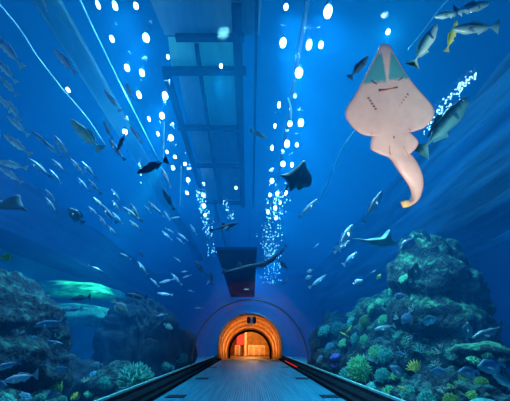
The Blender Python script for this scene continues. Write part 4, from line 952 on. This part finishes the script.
# ------------------------------------------------------------------ ropes and cables in the water
M['rope'] = plain('pale_rope', (.30, .72, .85), .6); M['hose'] = plain('pale_hose', (.08, .42, .60), .5)
def rope(name, pts, d0, d1, rpx, m, label, cat='rope'):
    n = 30; pp = smooth_tab(pts, n); P = []
    for i, (x, y) in enumerate(pp):
        d = d0 + (d1 - d0) * i / n; d = max(d, wall_d(x, y) + .2); P.append(at(x, y, d))
    o = P[n // 2].copy(); bm = bmesh.new(); tube(bm, [p - o for p in P], [rpx * (d0 + (d1 - d0) * i / n) / F for i in range(n + 1)], 6)
    return tag(obj(name, bm, m, loc=o), label, cat)
rope('cable', [(-6,-2),(18,27),(36,55),(55,80),(68,96),(86,117),(105,145)], 6.5, 9.5, .8, M['rope'], 'thin pale cable slanting across the upper left corner', 'cable')
rope('hose', [(78,-4),(90,22),(101,45),(118,80),(138,120),(158,160)], 8, 13, 1.0, M['hose'], 'pale blue hose running down between the left lamps', 'hose')
rope('rope', [(452,-4),(440,9),(424,30),(408,50)], 7, 8.5, .55, M['hose'], 'thin rope behind the green fish at the top right')
rope('rope', [(357,128),(343,147),(333,170),(325,188),(318,203)], 8, 10, .6, M['hose'], 'thin rope hanging below the left wing of the pale ray')
rope('drop_line', [(164,122),(163.5,140),(163,160)], 11, 11.3, .8, M['rope'], 'thin pale line hanging under a white lamp of the left row', 'line')
rope('drop_line', [(181,166),(180.5,185),(180,206)], 11.5, 11.8, .6, M['rope'], 'thin pale line hanging lower down beside the left row', 'line')
rope('drop_line', [(288,98),(291,108),(291,121)], 11, 11.4, .7, M['rope'], 'short pale line over a white lamp in the right row', 'line')

# ------------------------------------------------------------------ lamp reflections on the ripples, imitated by tiny glowing blobs
M['tiny'] = glow('tiny_white_glint', (.55, .85, 1), 6, False)
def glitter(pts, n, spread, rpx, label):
    rnd = random.Random(label); bm = bmesh.new(); org = at_z(*pts[len(pts) // 2], 9.9)  # label text seeds the scatter of the imitated glints
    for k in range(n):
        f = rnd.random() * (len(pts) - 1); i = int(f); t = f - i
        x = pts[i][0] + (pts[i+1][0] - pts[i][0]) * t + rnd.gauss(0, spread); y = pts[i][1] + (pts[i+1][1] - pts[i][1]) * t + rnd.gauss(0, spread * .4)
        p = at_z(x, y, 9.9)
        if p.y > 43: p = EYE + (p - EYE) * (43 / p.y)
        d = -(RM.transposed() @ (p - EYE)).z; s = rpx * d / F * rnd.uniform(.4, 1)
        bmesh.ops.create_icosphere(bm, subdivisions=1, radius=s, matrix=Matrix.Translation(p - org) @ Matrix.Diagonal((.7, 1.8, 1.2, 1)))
    return tag(obj('lamp_glints', bm, M['tiny'], loc=org), label, 'string lights', kind='stuff')  # imitated lamp reflections on the ripples, not real string lights
glitter([(200,192),(204,212),(208,232),(213,256)], 110, 3.0, .75, 'glittering tiny lights at the far end of the left lamp row')  # every set stands for lamp reflections, not real strings of lights
glitter([(225,200),(229,210),(232,219)], 30, 1.8, .7, 'glittering tiny lights below the yellow gantry lamp')  # imitated lamp reflections, not real lights
glitter([(280,192),(274,216),(270,236),(272,262),(270,285)], 230, 5.0, .8, 'glittering tiny lights at the far end of the right lamp row')  # imitated lamp reflections, not real lights
glitter([(474,74),(458,90),(440,112),(426,134)], 110, 3.4, .85, 'sparkling strip of tiny lights behind the large dark trevally')  # imitated lamp reflections, not a real strip of lights
glitter([(139,160),(141,172),(141,186)], 14, .7, .8, 'short string of tiny lights beside the large dark fish')  # imitated lamp reflections, not a real string of lights

# ------------------------------------------------------------------ lights
spot('ray_fill_light', (1.9, 1.9, .35), tuple(cR), (1, .90, .78), 720, 42, .7, .12)  # added fill on the pale ray's belly, without a fixture
spot('gallery_fill_light', (9.2, 9, 5.1), (12.4, 15, 2.2), (.25, .7, 1), 1500, 110, .9, .2)  # unseen fill without a fixture, brightens the band under the gallery
for sx in (-1, 1):
    for y in (1.5,): spot('fish_fill_light', (sx * 2.72, y, .42), (sx * 5.2, y + 3.5, 8), (.45, .88, 1), 230, 66, .9, .1)  # added fills at kerb height, to brighten the nearby fish

# ------------------------------------------------------------------ labels that count along a row
TPL = {'lampL': ('white lamp above the water, {} from the top in the left row', 'y'), 'lampR': ('white lamp above the water, {} from the top in the right row', 'y'),
       'edgeL': ('slim silver fish at the left edge, {} from the top of its school', 'fish'), 'midL': ('slim silver fish in the middle left school, {} from the left', 'fish'),
       'brightL': ('thin bright streak-like fish among the upper left schools, {} from the left', 'fish'), 'midL2': ('faint slim fish near the double white lamp on the left, {} from the left', 'fish'),
       'low': ('small slim fish in the school below the large dark fish, {} from the left', 'fish'), 'deepL': ('small silver fish in the hazy school above the left rocks, {} from the left', 'fish'),
       'specks': ('tiny silver speck of a fish above the right reef slope, {} from the left', 'fish'),
       'coralL': ('{c} {k} coral, {o} from the left among the small corals of the left reef', 'coral'), 'coralR': ('{c} {k} coral, {o} from the left among the small corals of the right reef', 'coral')}
GRP = {'edgeL': 'school at the left edge', 'midL': 'middle left school', 'brightL': 'bright streaks at the upper left', 'midL2': 'faint fish by the left lamps', 'low': 'school below the large dark fish', 'deepL': 'hazy school above the left rocks',
       'specks': 'specks over the right reef', 'coralL': 'small corals on the left reef', 'coralR': 'small corals on the right reef'}
def ordinal(i):
    tens = ['', '', 'twenty', 'thirty', 'forty', 'fifty']
    if i < len(ORD): return ORD[i]
    t, u = divmod(i + 1, 10); return {30: 'thirtieth', 40: 'fortieth', 50: 'fiftieth'}.get(i + 1) or tens[t] + '-' + ORD[u - 1]
for key, items in CLUSTERS.items():
    bpy.context.view_layer.update(); ax = 1 if key in ('lampL', 'lampR', 'edgeL') else 0
    items.sort(key=lambda q: proj(q[1].location)[ax])
    for i, (v, o) in enumerate(items):
        c_, k_ = DESC.get(o.name, ('', '')); o['label'] = TPL[key][0].format(ordinal(i), o=ordinal(i), c=c_, k=k_)
        if key in GRP: o['group'] = GRP[key]

# ------------------------------------------------------------------ render look
vs = scene.view_settings; vs.view_transform = 'Standard'; vs.look = 'None'; vs.gamma = 1; vs.use_curve_mapping = False; vs.exposure = 0.0
scene.display_settings.display_device = 'sRGB'
cy = scene.cycles; cy.use_denoising = True; cy.max_bounces = 8; cy.diffuse_bounces = 2; cy.glossy_bounces = 3; cy.transparent_max_bounces = 24; cy.volume_bounces = 1
cy.sample_clamp_indirect = 4; cy.caustics_reflective = False; cy.caustics_refractive = False
